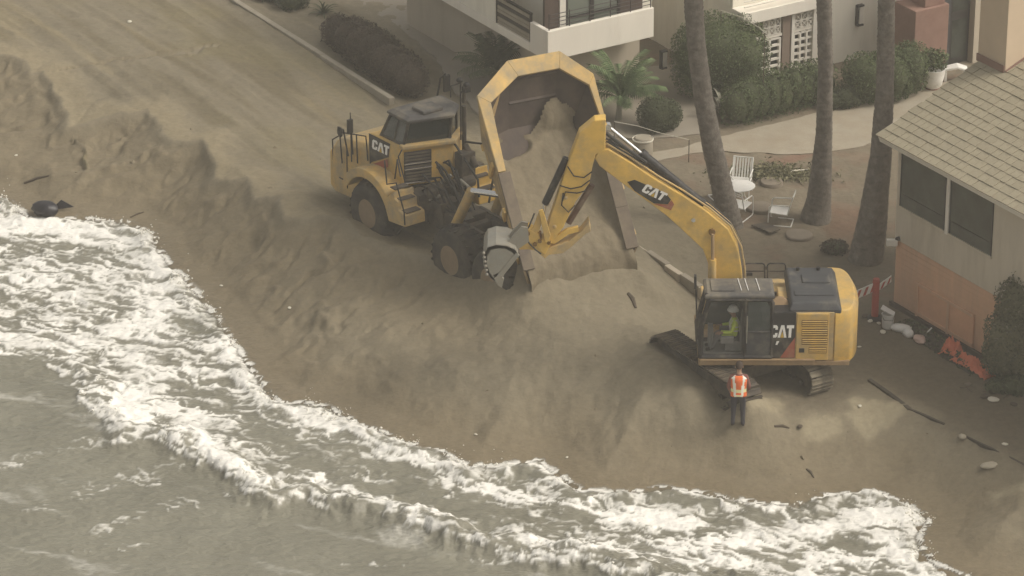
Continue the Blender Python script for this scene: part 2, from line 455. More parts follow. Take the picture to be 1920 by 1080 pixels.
# damp sand near the water, then the shaded cut face and its pale lip
blend((0.205, 0.170, 0.118), sstep(3.2, 0.3, SD+0.8*fbm(X*.5, Y*.5, 3, 121)), 0.85)
cd, cs, cpar = seg_dist(X+0.30*fbm(X*0.8, Y*0.8, 2, 21), Y+0.30*fbm(X*0.8+9, Y*0.8, 2, 22), CREST); scd = cd*cs
blend((0.205, 0.173, 0.122), sstep(0.1, -0.5, scd)*sstep(-5, -1.5, scd)*sstep(2, -2, X), 0.8)  # cut face darkened: its shade is put into the sand colour
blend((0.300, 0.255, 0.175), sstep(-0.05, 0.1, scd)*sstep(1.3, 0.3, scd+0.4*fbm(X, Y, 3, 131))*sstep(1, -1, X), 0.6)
# haul road: streaks of damp darker sand along the ruts
road = sstep(0.8, 1.8, scd)*sstep(7.4, 6.8, bV)*sstep(3, -1, X)
blend((0.170, 0.146, 0.100), road*sstep(0.0, 0.32, fbm(aU*0.08, bV*0.85, 4, 61)), 0.9)
blend((0.295, 0.250, 0.165), road*sstep(0.1, 0.45, fbm(aU*0.09+31, bV*0.9, 4, 141)), 0.6)
blend((0.235, 0.205, 0.118), road*sstep(0.0, 0.5, fbm(X*.25, Y*.25, 3, 151)), 0.4)
# dirt strip inland of the low wall, yard soil and planting beds
blend((0.185, 0.145, 0.105), sstep(7.0, 7.3, bV+0.2*fbm(X, Y, 3, 161))*sstep(0, -1.5, X+0.4*(Y-8)), 0.8)
yard = sstep(6.0, 7.0, X+0.35*Y+0.5*fbm(X*.8, Y*.8, 3, 171))*sstep(-3.5, -1.5, Y)
blend((0.182, 0.154, 0.118), yard, 0.85)
blend((0.205, 0.145, 0.110), yard*sstep(0.0, 0.35, fbm(X*.55+4, Y*.8, 4, 181)), 0.65)
blend((0.25, 0.22, 0.17), yard*sstep(0.05, 0.3, fbm(X*.5-8, Y*.7, 4, 191)), 0.3)
for pl, c, a in ([[(1445,300),(1500,285),(1520,292),(1470,310)], (0.26,0.125,0.095), .45],
                 [[(1560,390),(1640,400),(1610,460),(1550,440)], (0.19,0.115,0.08), .55],
                 [[(1540,480),(1680,470),(1680,520),(1580,540),(1530,510)], (0.15,0.13,0.10), .7]):
    p = poly_sd(X, Y, pix_line(pl)); blend(c, sstep(0.35, -0.2, p+0.5*fbm(X*2, Y*2, 3, 201)), a)
# darker work area between the excavator and the house
p = poly_sd(X, Y, pix_line([(1400,690),(1560,640),(1620,560),(1690,580),(1860,700),(1960,800),(1960,880),(1790,800),(1640,715),(1560,770),(1440,770)]))
blend((0.150, 0.128, 0.096), sstep(0.5, -0.5, p+0.5*fbm(X*.9, Y*.9, 4, 211)), 0.85)
# dry pale sand spilled beside the tracks
for pl, a in ([[(1590,752),(1650,756),(1690,770),(1630,795),(1600,775)], 1.0], [[(1410,760),(1470,765),(1440,785),(1400,790)], .7],
              [[(1500,780),(1570,775),(1580,792),(1520,800)], .8], [[(1300,680),(1360,690),(1380,720),(1330,735),(1290,700)], .35], [[(1860,895),(1920,893),(1920,903),(1870,905)], .8]):
    p = poly_sd(X, Y, pix_line(pl)); blend((0.345, 0.305, 0.225), sstep(0.22, -0.08, p+0.3*fbm(X*2.2, Y*2.2, 4, 221)), a)
rgb = rgb*np.array([0.895, 0.868, 0.795])*(1-0.07*road)[..., None]
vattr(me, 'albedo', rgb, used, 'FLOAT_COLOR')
vattr(me, 'wet', sstep(1.6, 0.1, SD+0.5*fbm(X*.7, Y*.7, 3, 231)), used)
m = bpy.data.materials.new('sand'); m.use_nodes = True; N, L = m.node_tree.nodes, m.node_tree.links
b = N['Principled BSDF']; at = N.new('ShaderNodeAttribute'); at.attribute_name = 'albedo'
aw = N.new('ShaderNodeAttribute'); aw.attribute_name = 'wet'
tc = N.new('ShaderNodeTexCoord')
n1 = N.new('ShaderNodeTexNoise'); n1.inputs['Scale'].default_value = 5; n1.inputs['Detail'].default_value = 10; n1.inputs['Roughness'].default_value = 0.7
L.new(tc.outputs['Object'], n1.inputs['Vector'])
mr = N.new('ShaderNodeMapRange'); mr.inputs[1].default_value = .3; mr.inputs[2].default_value = .7; mr.inputs[3].default_value = .86; mr.inputs[4].default_value = 1.14
L.new(n1.outputs['Fac'], mr.inputs[0])
mx = N.new('ShaderNodeMix'); mx.data_type = 'RGBA'; mx.blend_type = 'MULTIPLY'; mx.inputs[0].default_value = 1
L.new(at.outputs['Color'], mx.inputs[6]); L.new(mr.outputs[0], mx.inputs[7]); L.new(mx.outputs[2], b.inputs['Base Color'])
rr = N.new('ShaderNodeMapRange'); rr.inputs[3].default_value = .95; rr.inputs[4].default_value = .42; L.new(aw.outputs['Fac'], rr.inputs[0]); L.new(rr.outputs[0], b.inputs['Roughness'])
b.inputs['Specular IOR Level'].default_value = .25
n2 = N.new('ShaderNodeTexNoise'); n2.inputs['Scale'].default_value = 9; n2.inputs['Detail'].default_value = 8; L.new(tc.outputs['Object'], n2.inputs['Vector'])
bp = N.new('ShaderNodeBump'); bp.inputs['Strength'].default_value = 0.7; bp.inputs['Distance'].default_value = 0.03
L.new(n2.outputs['Fac'], bp.inputs['Height']); L.new(bp.outputs[0], b.inputs['Normal'])
M['sand'] = m
me.materials.append(m)
tag(link('beach_sand', me), 'brown beach sand with a cut bank, a haul road and a worked slope', None, None, 'structure')

# ------------------------------------------------------------------ sea with breaking foam
SEA_PX = [(-900, 560), (-200, 650), (0, 672), (70, 680), (135, 715), (150, 760), (190, 800), (215, 838), (300, 842), (345, 872), (400, 880), (450, 930),
          (500, 958), (560, 942), (640, 962), (720, 972), (790, 1000), (850, 1030), (930, 1042), (1010, 1066), (1080, 1062), (1150, 1090), (1400, 1140), (2500, 1300)]
SEA = pix_line(SEA_PX, ZW)
gx = axis_grid(-18.5, 14, 0.042, 260, 1.3); gy = axis_grid(-17, 11.5, 0.075, 260, 1.3)
X, Y = np.meshgrid(gx, gy)
near = (X > -20) & (X < 16) & (Y > -19) & (Y < 13)
wx = X+0.30*fbm(X*1.1, Y*1.1, 3, 301); wy = Y+0.45*fbm(X*1.1+5, Y*1.1, 3, 302)
d, s, par = seg_dist(X, Y, SHORE); sd = d*s                      # >0 on land
sde = sd+0.14*fbm(X*2.2, Y*1.6, 4, 303)
d2, s2, par2 = seg_dist(wx, wy, SEA); sea = d2*s2               # >0 landward of the wave front
sea = sea+0.30*fbm(X*2.6, Y*1.5, 4, 304)
zone = sstep(-0.10, 0.16, sea)                                   # inside the foam belt
def line_w(pts, w, wn=0.5):
    dd, _, _ = seg_dist(wx, wy, pix_line(pts, ZW)); return np.exp(-(dd/w)**2)
ang = R(-24); ca, sa = math.cos(ang), math.sin(ang)
ra = wx*ca+wy*sa*1.0; rb = -wx*sa+wy*ca
dens = zone*np.clip(0.24+0.26*sstep(-6, -10, X)+0.08*sstep(2, 5, X)+0.50*fbm(ra*.24, rb*.62, 3, 309), .05, 1)
dens = np.maximum(dens, zone*0.80*np.exp(-np.maximum(sea, 0)/0.55))                 # breaking lip along the seaward edge
dens = np.maximum(dens, 0.80*sstep(-0.85, -0.1, sde)*(0.70+0.5*fbm(par*0.55, par*0+3, 2, 305)))   # run-up edge against the sand
for pts, w, a in ([[(0,420),(150,435),(250,450),(300,500)], 1.1, .95], [[(0,520),(200,560),(330,540)], 1.2, .74], [[(0,640),(120,650),(220,620)], 0.9, .9],
                  [[(260,520),(290,620),(250,720),(260,800)], 1.3, .85], [[(420,650),(520,760),(640,810)], 0.8, .9], [[(300,760),(420,800),(330,830)], .7, .8],
                  [[(560,770),(700,830),(830,870)], .55, .85], [[(820,880),(960,930),(1080,950)], .5, .7], [[(1200,960),(1290,985),(1150,970)], .55, .95],
                  [[(1000,1020),(1250,1035),(1500,1005),(1700,965)], .75, .78], [[(1400,1000),(1560,985),(1700,965)], .55, 1.15], [[(1650,1000),(1700,1060),(1760,1080)], .6, .9],
                  [[(1350,1050),(1500,1060),(1650,1040)], 1.1, .62], [[(1080,1050),(1250,1062),(1420,1050)], .6, .8], [[(600,900),(720,950),(860,990)], .45, .75], [[(350,800),(400,860),(500,930)], .5, .9]):
    dens = np.maximum(dens, a*line_w(pts, w)*np.maximum(zone, 0.0))
# old foam drifting on the calmer water outside the break
for pts, w, a in ([[(60,960),(200,905),(330,870)], .35, .40], [[(180,1000),(300,955),(420,930)], .30, .40], [[(150,1035),(260,1030)], .3, .32], [[(0,870),(120,840),(230,825)], .35, .3],
                  [[(640,1055),(760,1058)], .15, .42], [[(840,1058),(960,1050)], .18, .36], [[(250,900),(380,905)], .25, .38]):
    dens = np.maximum(dens, a*line_w(pts, w))
# lacy break-up, drawn out along the backwash
lace = ridged(ra*0.42+0.35*fbm(X*1.2, Y*1.2, 2, 310), rb*2.1+0.5*fbm(ra*.6, rb*.6, 2, 319), 4, 311, 0.62)
f1, f2 = worley(ra*1.7+0.5*fbm(X*2, Y*2, 2, 312), rb*2.7, 313); cell = 1-sstep(0.0, 0.30, f2-f1)
f1b, f2b = worley(ra*4.0, rb*5.2, 317); cell2 = 1-sstep(0.0, 0.35, f2b-f1b)
fine = fbm(ra*3.5, rb*5.5, 4, 314)
# vertical curtain streaks on the breaker's face
cur = ridged(par2*2.6+0.7*fbm(X*2, Y*2, 2, 316), sea*0.8, 3, 315)
curt = np.exp(-((sea-0.7)/0.75)**2)*sstep(-3.5, 1.0, X)
field = 0.75*lace+0.16*cell+0.24*(fine+0.3)+0.35*(cur-0.72)*curt
mk = near & (zone > .2)
srt = np.sort(field[mk]); field = np.searchsorted(srt, field)/len(srt)            # even spread: coverage follows the density
dens = np.clip(dens, 0, .985)
soft = np.clip(dens*(0.55+0.70*field), 0, 1)*zone
foam = (0.60*sstep(1-dens-0.22, 1-dens+0.30, field)+0.48*soft)*sstep(0.03, 0.2, dens)*(0.90+0.45*fbm(ra*.55, rb*1.1, 3, 318)+0.12*fine)
foam = np.clip(foam, 0, 1)
milk = .36*sstep(.05, .50, fbm(ra*.20+.4*fbm(X*.4, Y*.4, 2, 340), rb*.95, 4, 341))*(1-zone)
foam = np.maximum(foam, milk)*(near*1.0)
bare = 1-sstep(-0.02, 0.10, sde)
# surface heights
swell = 0.20*fbm(X*0.13+2, Y*0.34, 3, 321)+0.05*fbm(X*0.9, Y*1.6, 4, 322)+0.012*fbm(X*3, Y*5, 3, 323)
lip = 0.42*np.exp(-((sea-0.45)/0.50)**2)*sstep(-14, -9, X)
lip = lip*(0.75+0.5*fbm(par2*0.5, par2*0, 2, 324))
run = 0.10*np.exp(-((sde+0.30)/0.28)**2)*(1+1.3*fbm(X*1.2, Y*1.2, 3, 325))
Z = ZW+swell+lip+run+foam*(0.03+0.06*np.abs(fbm(ra*1.6, rb*2.2, 4, 326))+0.03*fine)+0.10*zone*fbm(ra*0.8, rb*1.3, 3, 327)
zl, _ = land(X, Y, False)
Z = np.where(sd > -0.3, np.minimum(Z, np.maximum(zl, ZW)+0.20), Z)
film = sstep(-0.12, 0.02, sde)
Z = Z*(1-film)+np.maximum(zl+0.025, ZW+.01)*film
thin = sstep(0.34, -0.02, sde)
foam = np.where(sde > -0.12, np.maximum(foam*(1-film), film*thin*.95*sstep(1-.72*thin-.12, 1-.72*thin+.16, field)), foam)
me, used = grid_mesh('sea_water', X, Y, Z, keep=(sde < 0.34))
vattr(me, 'body', sstep(0.10, -0.22, sde), used)
vattr(me, 'foam', foam, used)
m = bpy.data.materials.new('sea_water'); m.use_nodes = True; N, L = m.node_tree.nodes, m.node_tree.links
b = N['Principled BSDF']; at = N.new('ShaderNodeAttribute'); at.attribute_name = 'foam'
tc = N.new('ShaderNodeTexCoord')
nw = N.new('ShaderNodeTexNoise'); nw.inputs['Scale'].default_value = .5; nw.inputs['Detail'].default_value = 5; L.new(tc.outputs['Object'], nw.inputs['Vector'])
wc = N.new('ShaderNodeValToRGB'); wc.color_ramp.elements[0].position = .3; wc.color_ramp.elements[0].color = (0.178, 0.170, 0.132, 1)
wc.color_ramp.elements[1].position = .7; wc.color_ramp.elements[1].color = (0.222, 0.212, 0.166, 1); L.new(nw.outputs['Fac'], wc.inputs[0])
nf = N.new('ShaderNodeTexNoise'); nf.inputs['Scale'].default_value = 11; nf.inputs['Detail'].default_value = 6; nf.inputs['Roughness'].default_value = .7
mpf = N.new('ShaderNodeMapping'); mpf.inputs['Rotation'].default_value = (0, 0, R(24)); mpf.inputs['Scale'].default_value = (.42, 1.25, 1); L.new(tc.outputs['Object'], mpf.inputs['Vector']); L.new(mpf.outputs[0], nf.inputs['Vector'])
sub = N.new('ShaderNodeMath'); sub.operation = 'MULTIPLY_ADD'; sub.inputs[1].default_value = .70; sub.inputs[2].default_value = -.365; L.new(nf.outputs['Fac'], sub.inputs[0])
ad = N.new('ShaderNodeMath'); ad.operation = 'ADD'; gate = N.new('ShaderNodeMapRange'); gate.inputs[1].default_value = .02; gate.inputs[2].default_value = .30; L.new(at.outputs['Fac'], gate.inputs[0])
mg = N.new('ShaderNodeMath'); mg.operation = 'MULTIPLY'; L.new(sub.outputs[0], mg.inputs[0]); L.new(gate.outputs[0], mg.inputs[1])
L.new(at.outputs['Fac'], ad.inputs[0]); L.new(mg.outputs[0], ad.inputs[1])
cl = N.new('ShaderNodeMapRange'); cl.interpolation_type = 'SMOOTHSTEP'; cl.inputs[1].default_value = .06; cl.inputs[2].default_value = 1.0; L.new(ad.outputs[0], cl.inputs[0])
mx = N.new('ShaderNodeMix'); mx.data_type = 'RGBA'; L.new(cl.outputs[0], mx.inputs[0]); L.new(wc.outputs[0], mx.inputs[6]); mx.inputs[7].default_value = (0.84, 0.82, 0.765, 1)
L.new(mx.outputs[2], b.inputs['Base Color'])
rr = N.new('ShaderNodeMapRange'); rr.inputs[3].default_value = .30; rr.inputs[4].default_value = .9; L.new(cl.outputs[0], rr.inputs[0]); L.new(rr.outputs[0], b.inputs['Roughness'])
b.inputs['IOR'].default_value = 1.33
ab = N.new('ShaderNodeAttribute'); ab.attribute_name = 'body'; mxa = N.new('ShaderNodeMath'); mxa.operation = 'MAXIMUM'
L.new(ab.outputs['Fac'], mxa.inputs[0]); L.new(cl.outputs[0], mxa.inputs[1]); L.new(mxa.outputs[0], b.inputs['Alpha'])
mpz = N.new('ShaderNodeMapping'); mpz.inputs['Scale'].default_value = (1, 1.6, 1); L.new(tc.outputs['Object'], mpz.inputs['Vector'])
n2 = N.new('ShaderNodeTexNoise'); n2.inputs['Scale'].default_value = 3; n2.inputs['Detail'].default_value = 8; L.new(mpz.outputs[0], n2.inputs['Vector'])
bp = N.new('ShaderNodeBump'); bp.inputs['Strength'].default_value = .8; bp.inputs['Distance'].default_value = .12
L.new(n2.outputs['Fac'], bp.inputs['Height']); L.new(bp.outputs[0], b.inputs['Normal'])
me.materials.append(m); M['sea'] = m
tag(link('sea_water', me), 'grey green sea breaking in white foam along the beach', None, None, 'structure')

# spray thrown up where the backwash meets the waves: thousands of small drops
def spray_points(n):
    out = []
    P0 = np.array(SHORE); tries = 0
    fl = foam.reshape(-1); keepi = np.where((fl > .72) & (near.reshape(-1)) & (np.abs(sde.reshape(-1)+0.2) < .28) & (fbm(X*0.7, Y*0.7, 2, 331).reshape(-1) > 0.02))[0]
    k2 = np.where((fl > .75) & (near.reshape(-1)) & (np.abs(sea.reshape(-1)-.35) < .35) & (fbm(X*0.9, Y*0.9, 2, 333).reshape(-1) > 0.12))[0]
    ii = np.r_[rng.choice(keepi, n), rng.choice(k2, n//3)]
    x = X.reshape(-1)[ii]+rng.normal(0, .05, len(ii)); y = Y.reshape(-1)[ii]+rng.normal(0, .08, len(ii)); z = Z.reshape(-1)[ii]
    g = np.clip(fbm(x*1.4, y*1.4, 2, 335)+.35, 0.02, 1)
    h = rng.exponential(.15, len(ii))*g
    return np.c_[x+0.25*h, y+0.15*h, z+h], np.clip(rng.gamma(2, .0065, len(ii)), .005, .032)*(1-.5*np.clip(h, 0, 1))
pts, rad = spray_points(1500)
oct_v = np.array([[1,0,0],[-1,0,0],[0,1,0],[0,-1,0],[0,0,1],[0,0,-1]], float)
oct_f = np.array([[0,2,4],[2,1,4],[1,3,4],[3,0,4],[2,0,5],[1,2,5],[3,1,5],[0,3,5]])
vv = (pts[:, None, :]+oct_v[None]*rad[:, None, None]*rng.uniform(.6, 1.5, (len(pts), 1, 3))).reshape(-1, 3)
ff = (oct_f[None]+(np.arange(len(pts))*6)[:, None, None]).reshape(-1, 3)
me = bpy.data.meshes.new('wave_spray'); me.from_pydata(vv.tolist(), [], ff.tolist())
M['foam'] = mat('spray_foam', (0.80, 0.775, 0.70), 0.9, 0.05, 8); me.materials.append(M['foam']); me.polygons.foreach_set('use_smooth', [True]*len(ff))
tag(link('wave_spray', me), 'white drops of spray along the breaking foam', 'spray', None, 'stuff')
# ------------------------------------------------------------------ lettering on the machines (flat raised decals)
def letters(mb, o, dx, dz, nrm, h, slant=0.0, wx=1.0):
    """block letters C A T with a small triangle at the foot of the A; o = lower left, h = height"""
    o, dx, dz, nrm = (Vector(tuple(map(float, q))) for q in (o, dx, dz, nrm))
    Cc = [(0,.14),(.14,0),(.62,0),(.76,.14),(.76,.37),(.50,.37),(.50,.22),(.27,.22),(.27,.78),(.50,.78),(.50,.64),(.76,.64),(.76,.86),(.62,1),(.14,1),(0,.86)]
    A_ = [(.80,0),(1.10,1),(1.44,1),(1.76,0),(1.50,0),(1.27,.72),(1.06,0)]
    T_ = [(1.72,.76),(1.72,1),(2.50,1),(2.50,.76),(2.25,.76),(2.25,0),(1.96,0),(1.96,.76)]
    tri = [(1.08,.0),(1.27,.50),(1.48,.0)]
    def put(pl, mi, d):
        P = [o+dx*(x*wx+slant*y)*h+dz*y*h+nrm*d for x, y in pl]
        mb.prism(P, nrm*0.006, mi)
    for k, (pl, mi) in enumerate(((Cc, 0), (A_, 0), (T_, 0), (tri, 1))):
        put(pl, mi, 0.004+0.001*k)

# ================================================================== articulated dump truck with its body raised
TF = np.array([-.6, .8, 0]); TL = np.array([-.8, -.6, 0]); TROOT = np.array([-2.88, 4.07, 0.0])
M['rail_brown'] = mat('worn_rail_brown', (.125, .098, .075), .8, .22, 4, .001, 60, (.20, .165, .115), .4, 1.6)
truck = empty('dump_truck', TROOT, math.atan2(.8, -.6), 'yellow articulated dump truck tipping sand from its raised body', 'dump truck')
# --- wheels
def wheel(name, x, y, dirt=False):
    s = 1 if y > 0 else -1
    R0, W = 0.93, 0.74; c = (x, y, R0); ax = (0, s, 0)
    t = MB()
    prof = [(.43, -W/2+.02), (.58, -W/2), (.80, -W/2), (.89, -W/2+.07), (.905, -W/2+.12), (.905, W/2-.12), (.89, W/2-.07), (.80, W/2), (.58, W/2), (.43, W/2-.02)]
    t.lathe(prof, c, ax, 40, cap=False)
    for k in range(26):                                    # lugs, two staggered rows
        for side in (-1, 1):
            a = (k+(.5 if side > 0 else 0))*2*math.pi/26
            rot = Matrix.Rotation(-a, 3, 'Y') @ Matrix.Rotation(side*R(28), 3, 'Z')
            p = Vector((math.sin(a)*.908, 0, math.cos(a)*.908))
            t.box((x+p.x, y+side*W*.235, R0+p.z), (.07, W*.46, .03), rot)
    ty = t.build('tyre', M['tyre'], None, smooth=True)
    r = MB(); r.lathe([(.43, W/2-.02), (.40, W/2-.03), (.37, W/2-.14), (.34, W/2-.24), (.23, W/2-.25), (.20, W/2-.12), (.10, W/2-.10), (.02, W/2-.10)], c, ax, 28)
    for k in range(12):
        a = k*math.pi/6; r.cyl((x+.285*math.sin(a), y+s*(W/2-.25), R0+.285*math.cos(a)), (x+.285*math.sin(a), y+s*(W/2-.20), R0+.285*math.cos(a)), .022, 6)
    w = MB(); w.lathe([(.42, -W/2+.05), (.42, W/2-.26)], c, ax, 24)
    hub = w.build('wheel', M['dark_steel'], truck, smooth=True)
    ty.parent = hub; ri = r.build('rim', M['rim'], hub, smooth=True)
    return hub
for x in (0.0, -4.05, -5.95):
    for y in (1.29, -1.29): wheel('wheel', x, y)
# --- frames, axles, hitch
m_ = MB()
m_.box((.4, .42, 1.05), (3.6, .16, .42)); m_.box((.4, -.42, 1.05), (3.6, .16, .42)); m_.box((0, 0, .93), (.3, 2.0, .3))
m_.box((-1.75, 0, 1.1), (.7, .9, .6)); m_.cyl((-2.15, 0, .7), (-2.15, 0, 1.75), .2, 14)
m_.build('front_frame', M['dark_steel'], truck, bevel=.015)
m_ = MB()
m_.box((-4.6, .45, 1.22), (4.6, .14, .42)); m_.box((-4.6, -.45, 1.22), (4.6, .14, .42)); m_.box((-2.6, 0, 1.25), (.8, 1.0, .5))
for x in (-3.2, -5.0, -6.7): m_.box((x, 0, 1.2), (.25, 1.0, .3))
for x in (-4.05, -5.95): m_.box((x, 0, .93), (.3, 2.0, .3))
m_.box((-5.0, .98, 1.0), (1.7, .13, .18)); m_.box((-5.0, -.98, 1.0), (1.7, .13, .18))
m_.box((-2.75, .30, 1.52), (.9, .35, .05)); m_.box((-3.35, .52, 1.48), (1.6, .12, .06)); m_.box((-3.35, -.52, 1.48), (1.6, .12, .06))
m_.build('rear_frame', M['dark_steel'], truck, bevel=.015)
# --- nose / hood
def ring(x, hw, z0, z1, ch=.14): return [(x, hw, z0), (x, hw, z1-ch), (x, hw-ch, z1), (x, -hw+ch, z1), (x, -hw, z1-ch), (x, -hw, z0)]
m_ = MB()
m_.loft([ring(2.86, .90, 1.0, 1.80, .28), ring(2.74, 1.04, .74, 2.10, .28), ring(2.4, 1.10, .66, 2.32, .24), ring(1.0, 1.14, .80, 2.66, .14), ring(.50, 1.15, 1.1, 2.78, .14)])
m_.build('hood', M['yellow_dusty'], truck, bevel=.04, seg=3)
m_ = MB(); m_.box((2.88, 0, 1.42), (.04, 1.3, .62))
for k in range(5): m_.box((2.905, 0, 1.2+.11*k), (.02, 1.26, .04), None, 1)
m_.build('front_grille', [M['black_paint'], M['dark_steel']], truck)
for s in (1, -1):
    m_ = MB(); m_.box((2.875, s*.72, 1.2), (.06, .22, .16)); m_.build('headlight', M['lamp_glass'], truck, bevel=.02)
m_ = MB(); m_.box((1.72, 1.135, 1.6), (.03, .02, 1.2)); m_.box((2.05, 1.125, 1.20), (.18, .02, .03)); m_.box((1.5, 1.16, 1.45), (.035, .03, .24))
m_.build('hood_seam', M['black_paint'], truck)
# --- engine side / cab base (yellow) with slanted rear
foot = [(.52, 1.15), (-.95, 1.02), (-1.42, -.42), (-.85, -1.15), (.52, -1.15)]
m_ = MB(); m_.prism([(x, y, 1.95) for x, y in foot], (0, 0, 1.22)); m_.build('cab_base', M['yellow'], truck, bevel=.05, seg=3)
led = [(-.80, 1.05), (-1.0, 1.06), (-1.52, -.44), (-.9, -1.24), (-.75, -1.1), (-1.25, -.40)]
m_ = MB(); m_.prism([(x, y, 3.10) for x, y in led], (0, 0, .13)); m_.build('rear_ledge', M['yellow_dusty'], truck, bevel=.03)
# side panel with lettering
m_ = MB(); m_.prism([(.50, 1.152, 2.20), (.52, 1.155, 3.16), (-.42, 1.075, 3.12), (-.34, 1.080, 2.68), (-.10, 1.10, 2.55), (.40, 1.145, 2.30)], (0, .022, 0))
m_.build('side_panel', M['black_paint'], truck, bevel=.008)
m_ = MB(); letters(m_, (.36, 1.170, 2.74), (-1, -.085, 0), (-.02, 0, 1), (.085, 1, 0), .30, .08)
m_.build('lettering', [M['white_decal'], M['yellow_decal']], truck)
m_ = MB(); m_.prism([(.30, 1.168, 2.28), (-.32, 1.115, 2.62), (-.36, 1.115, 2.40), (.2, 1.16, 2.0)], (0, .01, 0)); m_.build('red_flash', M['red_decal'], truck)
# rear louvred panel
A0, A1 = np.array([-.95, 1.02, 0]), np.array([-1.42, -.42, 0]); rd = A1-A0; rn = np.array([-rd[1], rd[0], 0])*-1.0; rn = np.array([-1.44, .47, 0])/np.hypot(1.44, .47)
m_ = MB(); P0 = A0+rd*.02+rn*.004; P1 = A0+rd*.56+rn*.004
m_.prism([(*P0[:2], 2.04), (*P1[:2], 2.04), (*P1[:2], 3.02), (*P0[:2], 3.02)], rn*.05); pan = m_.build('rear_panel', M['black_paint'], truck, bevel=.01)
for z in (2.07, 2.50, 2.66):
    m_ = MB(); m_.tube([(*(P0+rn*.08)[:2], z), (*(P1+rn*.08)[:2], z)], .022, 8); m_.build('grille_bar', M['chrome'], pan, smooth=True)
for k in range(9):
    m_ = MB(); z = 2.14+.1*k; m_.prism([(*(P0+rn*.05+rd*.02)[:2], z), (*(P1+rn*.05-rd*.02)[:2], z), (*(P1+rn*.05-rd*.02)[:2], z+.05), (*(P0+rn*.05+rd*.02)[:2], z+.05)], rn*.02)
    m_.build('louvre', M['dark_steel'], pan)
# --- cab: pillars, roof, panes
cb = [(.18, .98), (-.86, .93), (-1.28, -.40), (-.80, -.98), (.18, -.98)]          # at z 3.17
ct = [(-.24, .90), (-1.06, .88), (-1.40, -.36), (-.95, -.86), (-.24, -.86)]          # at z 3.94
m_ = MB()
for i in range(5):
    m_.tube([(*cb[i], 3.15), (*ct[i], 3.96)], .055, 6)
    j = (i+1) % 5
    m_.tube([(*ct[i], 3.94), (*ct[j], 3.94)], .05, 6); m_.tube([(*cb[i], 3.19), (*cb[j], 3.19)], .05, 6)
m_.tube([(-.44, .955, 3.17), (-.64, .90, 3.94)], .04, 6)
m_.build('cab_frame', M['black_paint'], truck, smooth=True)
m_ = MB(); m_.prism([(x*.95-.02, y*.94, 3.16) for x, y in cb], (0, 0, .04)); m_.box((-.55, .1, 3.42), (.5, .5, .5)); m_.box((-.75, .1, 3.7), (.14, .5, .6)); m_.box((.0, .1, 3.5), (.2, 1.2, .3))
m_.build('cab_interior', M['interior'], truck, bevel=.03)
names = [('windscreen', 4, 0, 'glass_dark'), ('side_window', 0, 1, 'glass_dark'), ('rear_window', 1, 2, 'glass_dark'), ('corner_window', 2, 3, 'glass_dark'), ('side_window', 3, 4, 'glass_dark')]
for nm, i, j, g in names:
    m_ = MB(); q = [(*cb[i], 3.2), (*cb[j], 3.2), (*ct[j], 3.92), (*ct[i], 3.92)]; c = np.mean(q, 0)
    q = [tuple(c+(np.array(p)-c)*.97) for p in q]; e = np.cross(np.array(q[1])-q[0], np.array(q[3])-q[0]); e = e/np.linalg.norm(e)
    m_.prism(q, e*.012); m_.build(nm, M[g], truck)
rf = [(-.12, .98), (-1.12, .98), (-1.56, -.38), (-1.0, -.96), (-.12, -.96)]
m_ = MB(); m_.loft([[(x, y, 3.95) for x, y in rf], [(x, y, 4.03) for x, y in rf], [(-.72+(x+.72)*.82, y*.84, 4.10) for x, y in rf]])
m_.build('cab_roof', M['roof_grey'], truck, bevel=.02)
m_ = MB(); m_.box((-.9, .1, 4.14), (.6, .7, .12)); m_.build('air_conditioner', M['roof_grey'], truck, bevel=.04)
# --- fenders with steps
def arc(cx, cz, r, a0, a1, n): return [(cx+r*math.cos(R(a)), cz+r*math.sin(R(a))) for a in np.linspace(a0, a1, n)]
for s in (1, -1):
    out = arc(0, .93, 1.38, 160, 45, 12); inn = arc(0, .93, 1.10, 45, 160, 12)
    prof = [(-1.95, 1.20), (-1.92, 1.55), (-1.62, 1.62), (-1.60, 1.86), (-1.42, 1.9), (-1.38, 2.1)] + [(x, z) for x, z in out if x > -1.1 and x < 2] + [(1.15, 1.55), (1.0, 1.45)] + [(x, z) for x, z in inn] + [(-1.12, 1.10)]
    m_ = MB(); m_.prism([(x, s*.95, z) for x, z in prof], (0, s*.72, 0)); fd = m_.build('fender', M['yellow_dusty'] if s > 0 else M['yellow'], truck, bevel=.03)
    for x, z in ((-1.78, 1.60), (-1.5, 1.90), (-1.22, 2.13)):
        m_ = MB(); m_.box((x, s*1.33, z), (.26, .5, .025)); m_.build('step', M['dark_steel'], fd)
# --- handrails, mirrors, masts
def rail(pts, name='handrail', r=.022, parent=truck, mt='rubber'):
    m_ = MB(); m_.tube(pts, r, 7); return m_.build(name, M[mt], parent, smooth=True)
rail([(1.9, 1.18, 1.75), (1.9, 1.24, 2.65), (1.7, 1.24, 2.80), (.6, 1.22, 3.05), (.55, 1.2, 2.3)])
rail([(1.35, 1.22, 2.0), (1.30, 1.26, 2.88)]); rail([(1.05, 1.22, 2.05), (1.02, 1.26, 2.98)])
rail([(2.55, 1.05, 1.55), (2.5, 1.10, 2.28), (1.9, 1.20, 2.66)])
rail([(-.30, 1.20, 2.58), (-.62, 1.40, 2.5), (-1.0, 1.62, 2.2), (-1.55, 1.68, 2.45), (-1.95, 1.70, 1.7), (-1.98, 1.70, 1.3)])
rail([(-1.45, 1.30, 2.35), (-1.1, 1.28, 3.0), (-.95, 1.05, 3.1)]); rail([(-.8, 1.2, 2.2), (-1.15, 1.35, 2.95), (-1.45, 1.45, 2.55)])
